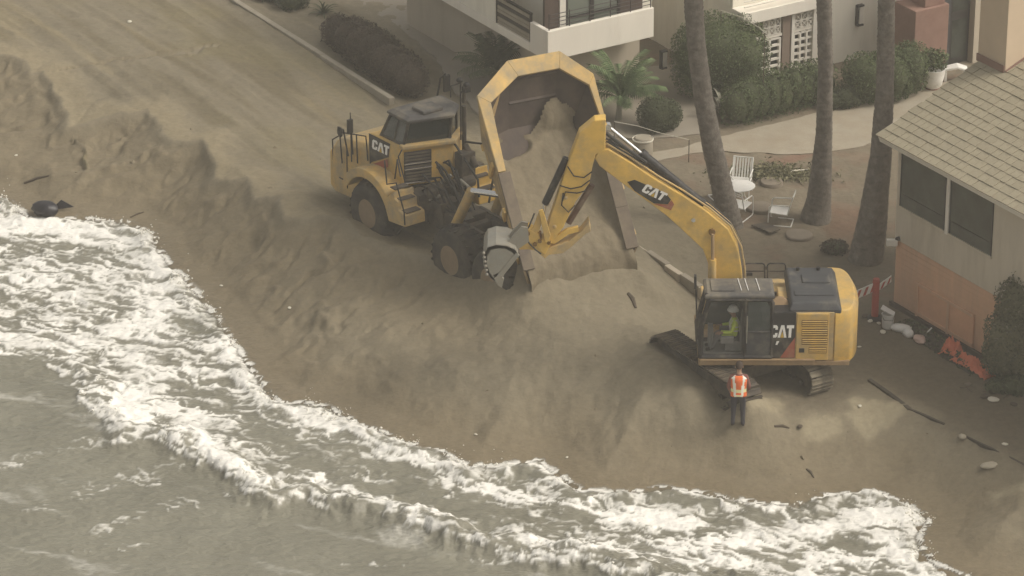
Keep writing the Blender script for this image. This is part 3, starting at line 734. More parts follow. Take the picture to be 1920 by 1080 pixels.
m_ = MB(); m_.tube([(1.2, 1.28, 2.3), (1.2, 1.34, 3.35)], .03, 7); m_.box((1.2, 1.36, 3.2), (.09, .16, .42)); m_.tube([(1.2, 1.34, 3.35), (1.2, 1.34, 3.62)], .016, 6); m_.build('mirror', M['rubber'], truck)
m_ = MB(); m_.tube([(1.55, 1.2, 2.1), (1.6, 1.32, 2.95), (1.85, 1.34, 2.95)], .025, 7); m_.ball((1.72, 1.36, 2.85), (.14, .05, .17)); m_.build('mirror', M['rubber'], truck)
m_ = MB(); m_.tube([(.5, -1.1, 3.0), (.4, -1.3, 4.3), (.2, -1.35, 4.5)], .03, 7); m_.box((.2, -1.38, 4.2), (.08, .2, .5)); m_.build('mirror', M['rubber'], truck)
m_ = MB(); m_.cyl((-1.1, -1.05, 2.1), (-1.1, -1.05, 4.0), .07, 12); m_.tube([(-1.1, -1.05, 4.1), (-1.1, -1.05, 4.55), (-1.25, -1.05, 4.7)], .055, 10); m_.build('exhaust_stack', M['dark_steel'], truck, smooth=True)
m_ = MB()
m_.tube([(-1.35, -.75, 3.1), (-1.35, -.75, 4.9)], .022, 6); m_.tube([(-1.35, -.75, 4.85), (-1.35, -.40, 4.85), (-1.35, -.40, 4.5)], .02, 6)
m_.ball((-1.35, -.72, 4.95), (.1, .1, .08)); m_.ball((-1.3, -1.0, 4.7), (.12, .1, .1)); m_.box((-1.35, -.95, 4.62), (.16, .2, .16)); m_.tube([(-1.35, -.75, 4.55), (-1.3, -1.1, 4.65)], .03, 6)
m_.build('work_lamp_mast', M['rubber'], truck)
# --- hydraulics and hoses behind the cab
m_ = MB()
m_.box((-1.45, .25, 1.72), (.55, 1.5, .42)); m_.box((-1.30, .55, 1.45), (.7, .7, .4)); m_.cyl((-1.7, -.2, 1.9), (-1.7, -.9, 1.95), .20, 12)
m_.cyl((-1.85, .55, 1.55), (-1.2, .95, 1.40), .13, 10); m_.ball((-1.75, .6, 1.95), (.22, .2, .2)); m_.box((-1.55, -.75, 2.45), (.35, .5, .7))
m_.cyl((-1.35, -.9, 2.9), (-1.9, -.9, 2.4), .1, 10); m_.box((-2.05, .2, 1.62), (.5, .9, .25))
m_.build('hydraulic_block', M['dark_steel'], truck, bevel=.02)
m_ = MB()
rr_ = random.Random(3)
for k in range(16):
    y0 = rr_.uniform(-.9, .8); x0 = rr_.uniform(-1.6, -1.35); z0 = rr_.uniform(1.7, 2.7)
    m_.tube([(x0, y0, z0), (x0-.35, y0+rr_.uniform(-.2, .2), z0-.25+rr_.uniform(0, .5)), (x0-.75, y0*.7, z0-.8*rr_.random()-.1), (-2.7, y0*.5, 1.5)], rr_.choice((.022, .03, .038)), 6)
m_.tube([(-1.3, -.5, 3.1), (-1.7, -.6, 2.7), (-2.3, -.65, 2.2), (-2.5, -.55, 1.75)], .035, 7)
m_.tube([(-1.35, -.9, 3.0), (-2.0, -1.1, 3.1), (-2.75, -.9, 2.5), (-2.9, -.6, 1.7)], .035, 7)
m_.build('hoses', M['rubber'], truck, smooth=True)
for k, (p, q) in enumerate((((-1.55, .1, 2.05), (-1.75, -.1, 2.3)), ((-1.65, .7, 1.7), (-1.85, .3, 1.8)), ((-1.9, -.3, 2.15), (-2.1, -.5, 1.9)))):
    m_ = MB(); m_.cyl(p, q, .06, 10); m_.build('pipe_fitting', M['bucket_steel'], truck, smooth=True)
# --- the raised dump body
T = R(48); DY = R(-10.1); hA = np.array([math.cos(DY), math.sin(DY), 0])
bA = hA*math.cos(T)+np.array([0, 0, math.sin(T)]); nA = -hA*math.sin(T)+np.array([0, 0, math.cos(T)]); rA = np.array([hA[1], -hA[0], 0])
B0 = np.array([-7.22, 1.36, .84])
def B(b, r, n): return tuple(B0+bA*b+rA*r+nA*n)
body_w = 3.42
floor = [(0, .32), (4.6, .32), (4.6, body_w-.32), (0, body_w-.32)]
rimp = [(.62, 0), (1.8, 0), (3.6, 0), (5.55, 0), (6.32, 1.15), (6.32, body_w-.72), (5.55, body_w), (3.6, body_w), (1.8, body_w), (.62, body_w)]
def rn_(b): return .50+.78*min(max(b/5.3, 0), 1)
m_ = MB()
fl = [B(b, r, 0) for b, r in ((0, .32), (1.8, .32), (3.6, .30), (4.7, .34), (4.9, 1.15), (4.9, body_w-.85), (4.7, body_w-.34), (3.6, body_w-.30), (1.8, body_w-.32), (0, body_w-.32))]
rm = [B(b, r, rn_(b)) for b, r in rimp]
n10 = len(fl); t_in = .07
fo = [B(b, r, -.12) for b, r in ((-.02, .26), (1.8, .26), (3.6, .24), (4.75, .28), (5.0, 1.1), (5.0, body_w-.8), (4.75, body_w-.28), (3.6, body_w-.24), (1.8, body_w-.26), (-.02, body_w-.26))]
ro = [B(b+(.06 if b > 5 else 0), r+(-.07 if r < 1 else .07), rn_(b)) for b, r in rimp]
for i in range(n10-1):                                   # inside then outside of each wall panel
    m_.add([fl[i], fl[i+1], rm[i+1], rm[i]], [(0, 1, 2, 3)], 1); m_.add([fo[i], fo[i+1], ro[i+1], ro[i]], [(3, 2, 1, 0)], 0); m_.add([rm[i], rm[i+1], ro[i+1], ro[i]], [(0, 1, 2, 3)], 0)
m_.add(fl, [tuple(range(n10))], 1); m_.add(fo, [tuple(range(n10))[::-1]], 0)
m_.add([fl[0], rm[0], ro[0], fo[0]], [(0, 1, 2, 3)], 0); m_.add([fl[-1], rm[-1], ro[-1], fo[-1]], [(3, 2, 1, 0)], 0); m_.add([fl[0], fo[0], fo[-1], fl[-1]], [(0, 1, 2, 3)], 0)
body = m_.build('dump_body', [M['body_yellow'], M['body_steel']], truck)
# flat yellow spill guard round the front of the rim
gi = [(3.4, .14), (5.32, .22), (5.94, 1.27), (5.94, body_w-.86), (5.30, body_w-.14), (4.2, body_w-.04)]
go = [(3.4, -.10), (5.60, -.12), (6.44, 1.10), (6.44, body_w-.68), (5.60, body_w+.10), (4.2, body_w+.08)]
m_ = MB()
for i in range(5):
    q = [B(b, r, rn_(b)+.02) for b, r in (gi[i], gi[i+1], go[i+1], go[i])]; m_.prism(q, nA*.09)
m_.build('spill_guard', M['yellow_dusty'], body, bevel=.015)
for r0, r1, b1 in ((-.09, .27, 3.38), (body_w-.30, body_w+.09, 4.15)):
    for b0_, b2_ in ((.62, 1.8), (1.8, b1)):
        m_ = MB(); m_.prism([B(b0_, r0, rn_(b0_)+.012), B(b2_-.004, r0, rn_(b2_)+.012), B(b2_-.004, r1, rn_(b2_)+.012), B(b0_, r1, rn_(b0_)+.012)], nA*.07); m_.build('side_rail', M['rail_brown'], body, bevel=.012)
for b in (1.0, 2.3, 3.6):
    for s in (0, 1):
        m_ = MB(); r0, r1 = (.22, -.10) if s == 0 else (body_w-.22, body_w+.10)
        m_.prism([B(b, r0, -.1), B(b+.16, r0, -.1), B(b+.16, r1, rn_(b)-.03), B(b, r1, rn_(b)-.03)], rA*(-.07 if s == 0 else .07)); m_.build('side_rib', M['yellow'], body)
m_ = MB()
for r in (.9, body_w-.9): m_.prism([B(.1, r-.1, -.12), B(4.9, r-.1, -.12), B(4.9, r+.1, -.12), B(.1, r+.1, -.12)], -nA*.3)
for b in (.6, 1.9, 3.2, 4.5): m_.prism([B(b, .3, -.12), B(b+.18, .3, -.12), B(b+.18, body_w-.3, -.12), B(b, body_w-.3, -.12)], -nA*.2)
m_.build('floor_beam', M['yellow'], body)
m_ = MB(); m_.tube([B(3.0, .02, rn_(3.0)+.03), B(2.2, .0, rn_(2.2)+.02)], .025, 6); m_.build('reflector_strip', M['bucket_steel'], body)
for y in (.7, -.7):
    m_ = MB(); m_.cyl((-3.0, y, 1.3), (-3.75, y*.9, 2.7), .15, 14); m_.cyl((-3.75, y*.9, 2.7), B(2.9, 1.7-y*.8, -.3), .09, 12, 1)
    m_.build('hoist_cylinder', [M['yellow_dusty'], M['chrome']], truck, smooth=True)
ribm = MB()
for t_ in (.38, .74):
    q = [np.array(B(4.9+1.42*t_, r, rn_(5.5)*t_+.015)) for r in (1.15, body_w-.80)]
    ribm = MB(); ribm.prism([q[0], q[1], q[1]+bA*.09, q[0]+bA*.09], nA*.05); ribm.build('inner_rib', M['body_steel'], body)
# --- the sand sliding out of it
nb, nr = 110, 56
bb, rr_g = np.meshgrid(np.linspace(-.55, 5.45, nb), np.linspace(.06, body_w-.06, nr), indexing='ij')
top_edge = 4.72+.75*np.sin((rr_g-.5)*1.9)*0+.55*fbm(rr_g*.9, rr_g*0+2, 3, 401)+.55*np.exp(-((rr_g-2.45)/.5)**2)-.25*np.exp(-((rr_g-1.25)/.5)**2)-.3*np.exp(-((rr_g-3.2)/.35)**2)
hgt = .16+.40*np.exp(-((bb-.6)/1.4)**2)+.10*fbm(bb*.9, rr_g*.9, 4, 403)+.05*fbm(bb*1.3, rr_g*3.2, 3, 404)+.03*fbm(bb*5, rr_g*6, 3, 408)+.06*np.abs(rr_g-body_w/2)
hole = sstep(1.15, .85, ((bb-4.30-.12*(rr_g-1.05))/.27)**2+((rr_g-1.0)/.62)**2+.35*fbm(bb*2, rr_g*2, 2, 413))
hgt = hgt*sstep(-.6, .9, bb)-.10*sstep(.3, -.5, bb)
hgt = np.where(bb < top_edge, hgt*sstep(0, .5, top_edge-bb)*(1-hole), 0)-.08*hole-.05*sstep(-.02, .08, bb-top_edge)
wall_l = np.maximum(0, (.32-rr_g)/.32)*.5*(0.5+np.maximum(bb, 0)/5.3); wall_r = np.maximum(0, (rr_g-(body_w-.32))/.32)*.5*(0.5+np.maximum(bb, 0)/5.3)
front = np.maximum(0, (bb-4.55))*0.85
n_surf = np.maximum(np.maximum(wall_l, wall_r), front)
# a smear of sand clings to the front wall
smear = .055*sstep(.22, .42, fbm(bb*.7+3, rr_g*.55, 3, 409)+.35*np.exp(-((bb-4.5-.25*(rr_g-1.2))/.32)**2))*(bb > top_edge-.1)*sstep(5.4, 5.0, bb)
nn = n_surf+hgt+smear-.005
nn = np.minimum(nn, rn_(0)+.03+.62*np.clip(bb/5.3, 0, 1))
cen = body_w/2; out_ = np.maximum(0, -bb); edge = (rr_g-cen)/cen
rr_g = cen+(rr_g-cen)*(1+.24*out_)
nn = nn-.55*out_*np.abs(edge)**3+.10*out_*fbm(rr_g*1.4, bb*1.2, 3, 411)
P = B0[None, None]+bA*bb[..., None]+rA*rr_g[..., None]+nA*nn[..., None]
cz, sz = math.cos(math.atan2(.8, -.6)), math.sin(math.atan2(.8, -.6))
Pw = np.stack([P[..., 0]*cz-P[..., 1]*sz+TROOT[0], P[..., 0]*sz+P[..., 1]*cz+TROOT[1], P[..., 2]], -1)
msh, us = grid_mesh('sand_load', Pw[..., 0], Pw[..., 1], Pw[..., 2], keep=(hgt+smear > .004))
vattr(msh, 'albedo', np.ones(bb.shape+(3,))*np.array((.200, .166, .112))*(1+.12*fbm(bb, rr_g, 3, 405))[..., None], us, 'FLOAT_COLOR'); vattr(msh, 'wet', bb*0, us)
msh.materials.append(M['sand'])
tag(link('sand_load', msh), 'brown sand sliding out of the raised dump body', 'sand', None, 'stuff')

# ================================================================== tracked excavator
EO = np.array([6.40, -5.60, 0.0])
exc = empty('excavator', EO, 0, 'yellow tracked excavator with raised boom and grey bucket', 'excavator')
def E(px, py, yl): return YP(px, py, EO[1]+yl)-EO
# --- undercarriage
uc = -0.25*V
def TR(a, b, z): return tuple(uc+U*a+V*b+np.array([0, 0, z]))
m_ = MB()
m_.prism([TR(-.9, -.95, .45), TR(.9, -.95, .45), TR(.9, .95, .45), TR(-.9, .95, .45)], (0, 0, .35))
m_.cyl((*(uc*0)[:2], .75), (*(uc*0)[:2], 1.02), .72, 28); m_.build('undercarriage', M['dark_steel'], exc, bevel=.02)
M['shoe'] = mat('track_shoe_steel', (.10, .085, .065), .75, .25, 6, .001, 70, DUST, .5, 2.0)
def track(b):
    m_ = MB(); Lh, rr = 1.72, .42
    m_.prism([TR(-Lh, b-.14, .30), TR(Lh, b-.14, .30), TR(Lh, b-.14, .66), TR(-Lh, b-.14, .66)], V*.28)
    for a in (-Lh, Lh): m_.cyl(TR(a, b-.12, .47), TR(a, b+.12, .47), .36, 20)
    for a in np.linspace(-1.4, 1.4, 7): m_.cyl(TR(a, b-.16, .17), TR(a, b+.16, .17), .10, 10)
    for a in (-.7, .7): m_.cyl(TR(a, b-.16, .80), TR(a, b+.16, .80), .08, 10)
    tr = m_.build('track', M['dark_steel'], exc, smooth=True)
    tot = 4*Lh+2*math.pi*rr; n = 46; first = None
    for k in range(n):
        s = (k+.5)*tot/n
        if s < 2*Lh: a, z, th = -Lh+s, .47+rr, 0
        elif s < 2*Lh+math.pi*rr: w = (s-2*Lh)/rr; a, z, th = Lh+rr*math.sin(w), .47+rr*math.cos(w), w
        elif s < 4*Lh+math.pi*rr: a, z, th = Lh-(s-2*Lh-math.pi*rr), .47-rr, math.pi
        else: w = math.pi+(s-4*Lh-math.pi*rr)/rr; a, z, th = -Lh+rr*math.sin(w), .47+rr*math.cos(w), w
        if first is None:
            q = MB(); q.box((0, 0, 0), (.178, .70, .035)); q.box((.06, 0, .032), (.022, .70, .04)); q.box((-.06, 0, .032), (.022, .70, .04)); q.box((0, 0, -.03), (.14, .2, .05))
            o = q.build('track_shoe', M['dark_steel'], tr); first = o.data
        else: o = link('track_shoe', first, tr)
        o.location = TR(a, b, z); yaw = math.atan2(U[1], U[0])
        o.rotation_euler = (Matrix.Rotation(yaw, 3, 'Z') @ Matrix.Rotation(th, 3, 'Y')).to_euler()
track(-1.22); track(1.10)
for o_ in bpy.data.objects:
    if o_.name.startswith('track_shoe'): o_.data.materials[0] = M['shoe' if o_.parent.name != 'track' else 'dark_steel']
# --- upper frame: deck skirt
m_ = MB()
m_.box((.55, 0, 1.08), (4.0, 2.88, .14)); m_.build('deck', M['skirt'], exc, bevel=.02)
m_ = MB(); m_.box((.10, -1.47, 1.14), (3.05, .06, .16)); m_.box((.10, -1.50, 1.215), (3.05, .10, .03)); m_.build('deck_edge', M['skirt'], exc, bevel=.01)
# --- counterweight
arcp = [(2.12, -1.44)]+[(2.10+.74*math.sin(t)**.5 if t > 0 else 2.12, -1.44*math.cos(t)) for t in np.linspace(.3, math.pi-.3, 27)]+[(2.12, 1.44)]
m_ = MB(); m_.loft([[(x-.06 if x > 2.2 else x, y*.97, 1.02) for x, y in arcp], [(x, y, 1.12) for x, y in arcp], [(x, y, 2.42) for x, y in arcp], [(2.1+(x-2.1)*.86, y*.96, 2.60) for x, y in arcp]])
m_.build('counterweight', M['yellow'], exc, smooth=True, bevel=.03)
# --- engine side: door with louvres, lettered panel
m_ = MB(); m_.box((1.40, -.62, 1.86), (1.43, 1.60, 1.42)); m_.box((1.1, .85, 1.7), (2.0, 1.1, 1.1)); m_.box((-.65, .92, 1.6), (1.3, .9, .9)); m_.build('engine_housing', M['yellow_dusty'], exc, bevel=.03)
x0 = E(1492, 640, -1.45)[0]; x1 = E(1554, 640, -1.45)[0]
m_ = MB(); m_.box(((x0+x1)/2, -1.44, 1.86), (x1-x0-.02, .05, 1.36)); door = m_.build('engine_door', M['yellow'], exc, bevel=.015)
for (a, b_, c, d_) in ((1503, 1552, 600, 612), (1503, 1552, 617, 630), (1503, 1552, 634, 646), (1516, 1550, 651, 662)):
    p, q = E(a, d_, -1.47), E(b_, c, -1.47)
    m_ = MB(); m_.box(((p[0]+q[0])/2, -1.468, (p[2]+q[2])/2), (q[0]-p[0], .02, q[2]-p[2]))
    lv = m_.build('louvre', M['louvre'], door)
    m_ = MB()
    for k in range(3): m_.box(((p[0]+q[0])/2, -1.482, p[2]+(q[2]-p[2])*(k+.7)/3.4), (q[0]-p[0]-.02, .02, .022), Matrix.Rotation(R(35), 3, 'X'))
    m_.build('louvre_blade', M['yellow'], lv)
p = E(1503, 657, -1.47); m_ = MB(); m_.box((p[0], -1.468, p[2]), (.14, .02, .12)); m_.build('latch', M['black_paint'], door)
xa = E(1447, 640, -1.45)[0]; zb = E(1460, 672, -1.45)[2]; zt = E(1460, 586, -1.45)[2]
m_ = MB(); m_.box(((xa+x0)/2, -1.0, (zb+zt)/2), (x0-xa-.02, .88, zt-zb)); m_.build('side_panel', M['black_paint'], exc, bevel=.015)
m_ = MB(); letters(m_, (E(1444, 633, -1.45)[0], -1.441, E(1460, 633, -1.45)[2]), (1, 0, 0), (0, 0, 1), (0, -1, 0), .36, .04, .68)
m_.prism([(xa+.10, -1.442, zt-.95), (xa+.15, -1.442, zt-.95), (xa+.20, -1.442, zt-.84), (xa+.13, -1.442, zt-.84)], (0, -.006, 0))
m_.build('lettering', [M['white_decal'], M['yellow_decal']], exc)
m_ = MB(); m_.prism([(x0-.02, -1.441, zb+.02), (x0-.02, -1.441, zb+.62), (x0-.40, -1.441, zb+.02)], (0, -.006, 0)); m_.build('red_flash', M['red_decal'], exc)
# --- black hood
m_ = MB(); hx0, hx1 = E(1480, 590, -1.4)[0], E(1578, 590, -1.4)[0]
def hr(x0_, x1_, y0, y1, z): return [(x0_, y0, z), (x1_, y0, z), (x1_, y1, z), (x0_, y1, z)]
m_.loft([hr(hx0, hx1, -1.40, 1.02, 2.50), hr(hx0, hx1, -1.40, 1.02, 2.62), hr(hx0+.06, hx1-.10, -1.28, .92, 2.80)])
hd = m_.build('engine_hood', M['hood_grey'], exc, bevel=.05, seg=3)
m_ = MB(); m_.box(((hx0+hx1)/2, -.75, 2.81), (1.05, .30, .05)); m_.box(((hx0+hx1)/2+.1, .15, 2.81), (.75, .5, .06)); m_.build('hood_vent', M['hood_grey'], hd, bevel=.03)
for x, y in ((.35, .72), (.9, .75)): m_ = MB(); m_.cyl((hx0+x, y, 2.78), (hx0+x, y, 2.88), .05, 10); m_.build('cap', M['black_paint'], hd)
# --- platform, tanks, air filter, rails
m_ = MB(); m_.box((.55, .35, 2.05), (1.0, 1.4, .5)); m_.box((.15, 1.05, 1.9), (1.5, .7, .55)); m_.build('tank', M['yellow_dusty'], exc, bevel=.04)
p = E(1462, 572, -.9); m_ = MB(); m_.lathe([(.02, .16), (.20, .16), (.25, .10), (.25, -.25)], (p[0], -.85, p[2]-.05), (0, -.75, .66), 20); m_.build('air_filter', M['skirt'], exc, smooth=True)
for a, b_ in ((1396, 1434), (1439, 1473)):
    q0, q1, q2, q3 = E(a, 548, 1.35), E(a, 494, 1.35), E(b_, 494, 1.35), E(b_, 548, 1.35)
    m_ = MB(); k = .07; m_.tube([q0, q1-[0, 0, k], q1+[k*.3, 0, -k*.3], q1+[k, 0, 0], q2-[k, 0, 0], q2+[-k*.3, 0, -k*.3], q2-[0, 0, k], q3], .022, 7)
    m_.tube([(q0+q1)/2+[0, 0, .2], (q2+q3)/2+[0, 0, .2]], .018, 7); m_.build('guard_rail', M['black_paint'], exc, smooth=True)
for a, b_, w in ((1436, 502, .12), (1405, 514, .16)): m_ = MB(); m_.box(E(a, b_, 1.35), (w, .06, .08)); m_.build('rail_clamp', M['black_paint'], exc)
m_ = MB(); m_.tube([E(1440, 545, -.2), E(1450, 530, -.2)], .015, 5); m_.build('antenna', M['black_paint'], exc); m_ = MB(); q = E(1463, 550, .2); m_.box(q, (.34, .1, .06)); m_.build('bracket', M['black_paint'], exc)
# --- cab
cx0, cx1 = E(1312, 640, -1.45)[0], E(1449, 640, -1.45)[0]; cy0, cy1 = -1.46, -.42; zb, zt = 1.24, 3.0; bx = E(1396, 640, -1.45)[0]
m_ = MB()
def post(pts, w=.075): m_.tube(pts, w/1.4142, 4)
for y in (cy0+.03, cy1-.03):
    post([(cx0+.03, y, zb), (cx0+.03, y, 2.1), (cx0+.24, y, zt)], .10); post([(bx, y, zb), (bx, y, zt)], .11); post([(cx1-.04, y, zb), (cx1-.04, y, zt-.15), (cx1-.14, y, zt)], .09)
    post([(cx0, y, zb+.04), (cx1, y, zb+.04)], .12); post([(cx0+.22, y, zt-.05), (cx1-.05, y, zt-.05)], .11)
for z, x in ((zb+.05, cx0+.03), (2.1, cx0+.03), (zt-.04, cx0+.24)): post([(x, cy0, z), (x, cy1, z)], .09)
post([(bx+.05, cy0-.01, 2.02), (cx1-.08, cy0-.01, 2.02)], .05)
m_.build('cab_frame', M['black_paint'], exc)
m_ = MB(); m_.loft([hr(cx0+.10, cx1+.02, cy0-.03, cy1+.02, zt-.02), hr(cx0+.10, cx1+.02, cy0-.03, cy1+.02, zt+.07), hr(cx0+.18, cx1-.05, cy0+.05, cy1-.05, zt+.12)])
cr = m_.build('cab_roof', M['roof_grey'], exc, bevel=.03)
m_ = MB(); m_.prism([(cx0+.28, cy0+.15, zt+.122), (cx0+.9, cy0+.15, zt+.122), (cx0+.9, cy1-.15, zt+.122), (cx0+.28, cy1-.15, zt+.122)], (0, 0, .03)); m_.build('roof_hatch', M['roof_grey'], cr, bevel=.015)
for x in (cx0+1.02, cx0+1.2, cx0+1.5): m_ = MB(); m_.tube([(x, cy1-.1, zt+.135), (x+.06, cy0+.2, zt+.135)], .012, 5); m_.build('roof_strip', M['white_decal'], cr)
m_ = MB(); m_.box(((cx0+cx1)/2, -.94, zb+.02), (1.9, .98, .05)); m_.box((cx1-.22, -.94, 1.75), (.12, .95, 1.0)); m_.box((bx-.25, -.94, 1.45), (.5, .5, .3)); m_.box((bx-.02, -.94, 1.95), (.14, .5, .8), Matrix.Rotation(R(8), 3, 'Y'))
m_.box((cx0+.32, -.70, 1.55), (.14, .3, .6)); m_.tube([(cx0+.30, -.9, 1.3), (cx0+.36, -.9, 1.85)], .03, 6); m_.tube([(cx0+.30, -1.1, 1.3), (cx0+.36, -1.1, 1.85)], .03, 6); m_.box((bx-.45, -1.25, 1.68), (.35, .14, .18)); m_.box((bx-.45, -.62, 1.68), (.35, .14, .18))
m_.build('cab_interior', mat('seat_grey', (.24, .23, .215), .8), exc, bevel=.02)
def pane(nm, q, g, t=(0, .012, 0)): mm = MB(); mm.prism(q, t); return mm.build(nm, M[g], exc)
pane('door_window', [(cx0+.08, cy0-.004, zb+.10), (bx-.06, cy0-.004, zb+.10), (bx-.06, cy0-.004, zt-.11), (cx0+.26, cy0-.004, zt-.11), (cx0+.08, cy0-.004, 2.12)], 'glass_clear')
pane('rear_side_window', [(bx+.07, cy0-.004, 2.05), (cx1-.10, cy0-.004, 2.05), (cx1-.10, cy0-.004, zt-.25), (cx1-.2, cy0-.004, zt-.11), (bx+.07, cy0-.004, zt-.11)], 'glass_dark')
mm = MB(); mm.prism([(bx+.06, cy0-.004, zb+.10), (cx1-.12, cy0-.004, zb+.10), (cx1-.07, cy0-.004, zb+.18), (cx1-.07, cy0-.004, 2.0), (bx+.06, cy0-.004, 2.0)], (0, .03, 0)); mm.build('cab_door_panel', M['hood_grey'], exc, bevel=.01)
pane('front_window', [(cx0+.03, cy0+.08, zb+.1), (cx0+.03, cy1-.08, zb+.1), (cx0+.03, cy1-.08, 2.06), (cx0+.03, cy0+.08, 2.06)], 'glass_clear', (.012, 0, 0))
pane('windscreen', [(cx0+.04, cy0+.08, 2.13), (cx0+.04, cy1-.08, 2.13), (cx0+.23, cy1-.08, zt-.08), (cx0+.23, cy0+.08, zt-.08)], 'glass_clear', (.012, 0, 0))
pane('inner_side_window', [(cx0+.10, cy1+.0, zb+.5), (cx1-.10, cy1+.0, zb+.5), (cx1-.10, cy1+.0, zt-.11), (cx0+.26, cy1+.0, zt-.11)], 'glass_dark')
m_ = MB(); m_.tube([(cx0+.05, cy0-.05, 1.3), (cx0-.10, cy0-.06, 1.8), (cx0-.14, cy0-.06, 2.35), (cx0+.02, cy0-.05, 2.8)], .018, 6); m_.build('handrail', M['black_paint'], exc); m_ = MB(); m_.tube([(cx0-.02, cy1, 1.3), (cx0-.08, cy1, 2.9)], .02, 6); m_.box((cx0-.10, cy1, 3.0), (.06, .2, .34)); m_.build('mirror', M['black_paint'], exc)
m_ = MB(); q = E(1327, 556, -1.4); m_.cyl(q+[0, .1, 0], q+[-.02, -.04, .02], .085, 14); lh = m_.build('lamp_housing', M['black_paint'], exc)
m_ = MB(); m_.ball(q+[-.02, -.05, .02], (.05, .02, .05)); m_.build('lamp_lens', M['lamp_glass'], lh, smooth=True)
m_ = MB(); m_.tube([(bx+.05, cy0-.05, 1.7), (bx+.05, cy0-.06, 2.5)], .014, 6); m_.build('grab_handle', M['bucket_steel'], exc)
# --- boom, stick and cylinders (all in the upright plane of the boom)
YB = -.20
bo = [(1402,612),(1342,600),(1333,545),(1330,500),(1318,468),(1285,437),(1250,405),(1207,373),(1160,339),(1124,312),(1115,297),(1122,283),(1140,279),(1183,305),(1231,337),(1280,366),(1328,398),(1366,430),(1384,465),(1391,505),(1394,548),(1412,600)]
m_ = MB(); m_.prism([E(a, b_, YB) for a, b_ in bo], (0, .46, 0)); boom = m_.build('boom', M['yellow_clean'], exc, bevel=.03)
m_ = MB(); q = [E(a, b_, YB) for a, b_ in [(1176,341),(1190,337),(1248,362),(1258,374),(1252,383),(1226,381),(1190,358)]]
m_.prism(q, (0, -.012, 0)); m_.build('boom_decal', M['black_paint'], boom)
m_ = MB(); q = [E(a, b_, YB) for a, b_ in [(1226,382),(1252,384),(1259,375),(1264,383),(1258,394)]]; m_.prism(q, (0, -.010, 0)); m_.build('red_flash', M['red_decal'], boom)
pa, pb = E(1202, 358, YB), E(1240, 376, YB); dd = (pb-pa)/np.linalg.norm(pb-pa); up_ = np.array([-dd[2], 0, dd[0]]); up_ = up_*np.sign(up_[2])
m_ = MB(); letters(m_, pa-np.array([0, .012, 0]), dd, up_, (0, -1, 0), .255, .12); m_.build('lettering', [M['white_decal'], M['yellow_decal']], boom)
q = E(1300, 412, YB); m_ = MB(); m_.lathe([(.001, -.05), (.055, -.05), (.06, 0)], q, (0, 1, 0), 12); m_.build('pin', M['chrome'], boom)
q = E(1335, 434, YB); m_ = MB(); m_.cyl(q-[0, .07, 0], q+[0, .55, 0], .09, 14); m_.build('cylinder_pin', M['louvre'], boom)
for dy in (-.09, .55):
    p0, p1 = E(1336, 436, YB), E(1336, 560, YB); p0[1] += dy; p1[1] += dy
    m_ = MB(); m_.cyl(p0, p0*.45+p1*.55, .045, 10, 0); m_.cyl(p0*.62+p1*.38, p1, .095, 12, 1); m_.build('boom_cylinder', [M['skirt'], M['yellow']], exc, smooth=True)
# hoses along the top of the boom
for k, dy in enumerate((.06, .15, .26, .36)):
    pts = [E(a, b_, YB) for a, b_ in [(1120,285-2*k%5),(1138,271),(1184,298),(1233,331),(1283,360),(1331,392),(1370,425),(1390,463),(1397,505),(1398,545)]]
    pts = [p+np.array([0, dy, .02*(k % 2)]) for p in pts]; m_ = MB(); m_.tube(pts, .026, 6); m_.build('hose', M['rubber'] if k % 2 else M['yellow_dusty'], exc, smooth=True)
# stick cylinder above the boom: bright rod to the stick head, dark barrel on the boom
ys = YB+.23
p0, p1 = E(1140, 237, ys), E(1204, 289, ys); m_ = MB(); m_.cyl(p0, p1, .05, 12); m_.cyl(p0-[0, .09, 0], p0+[0, .09, 0], .09, 12); rod = m_.build('stick_cylinder_rod', M['chrome'], exc, smooth=True)
p2 = E(1318, 383, ys); m_ = MB(); m_.cyl(p1, p2, .125, 16); m_.cyl(p1-(p2-p1)*.02, p1+(p2-p1)*.05, .145, 16); m_.build('stick_cylinder', M['black_paint'], exc, smooth=True)
m_ = MB(); pl = [E(a, b_, ys) for a, b_ in [(1138,226),(1136,283),(1190,310),(1206,292)]]
m_.tube([E(1142, 262, ys), E(1170, 290, ys), E(1215, 305, ys)], .05, 7); m_.tube([E(1137, 250, ys-.15), E(1180, 283, ys-.15), E(1212, 305, ys-.15)], .05, 7); m_.build('hoses', M['rubber'], exc, smooth=True)
# stick
st = [(1136,224),(1115,226),(1086,250),(1063,312),(1044,372),(1026,426),(1024,452),(1034,456),(1056,427),(1079,379),(1105,344),(1111,312),(1117,290),(1135,281)]
m_ = MB(); m_.prism([E(a, b_, YB) for a, b_ in st], (0, .40, 0)); stick = m_.build('stick', M['yellow_clean'], exc, bevel=.025)
for cpts in ([(1064,312),(1076,330),(1095,333),(1110,322)], [(1050,348),(1070,354),(1090,350),(1106,338)], [(1055,376),(1060,360),(1082,362),(1098,358)], [(1056,362),(1053,385),(1066,398),(1078,385)]):
    m_ = MB(); m_.tube([E(a, b_, YB-.03) for a, b_ in cpts], .018, 6); m_.build('hose', M['rubber'], stick, smooth=True)
for a, b_ in ((1061, 371), (1040, 425)): m_ = MB(); m_.ball(E(a, b_, YB), (.055, .03, .055)); m_.build('boss', M['yellow_dusty'], stick)
p0, p1, p2 = E(1062, 296, ys), E(1022, 382, ys), E(1016, 410, ys); m_ = MB(); m_.cyl(p0, p1, .10, 14, 0); m_.cyl(p1, p2, .05, 10, 1); m_.build('bucket_cylinder', [M['black_paint'], M['chrome']], exc, smooth=True)
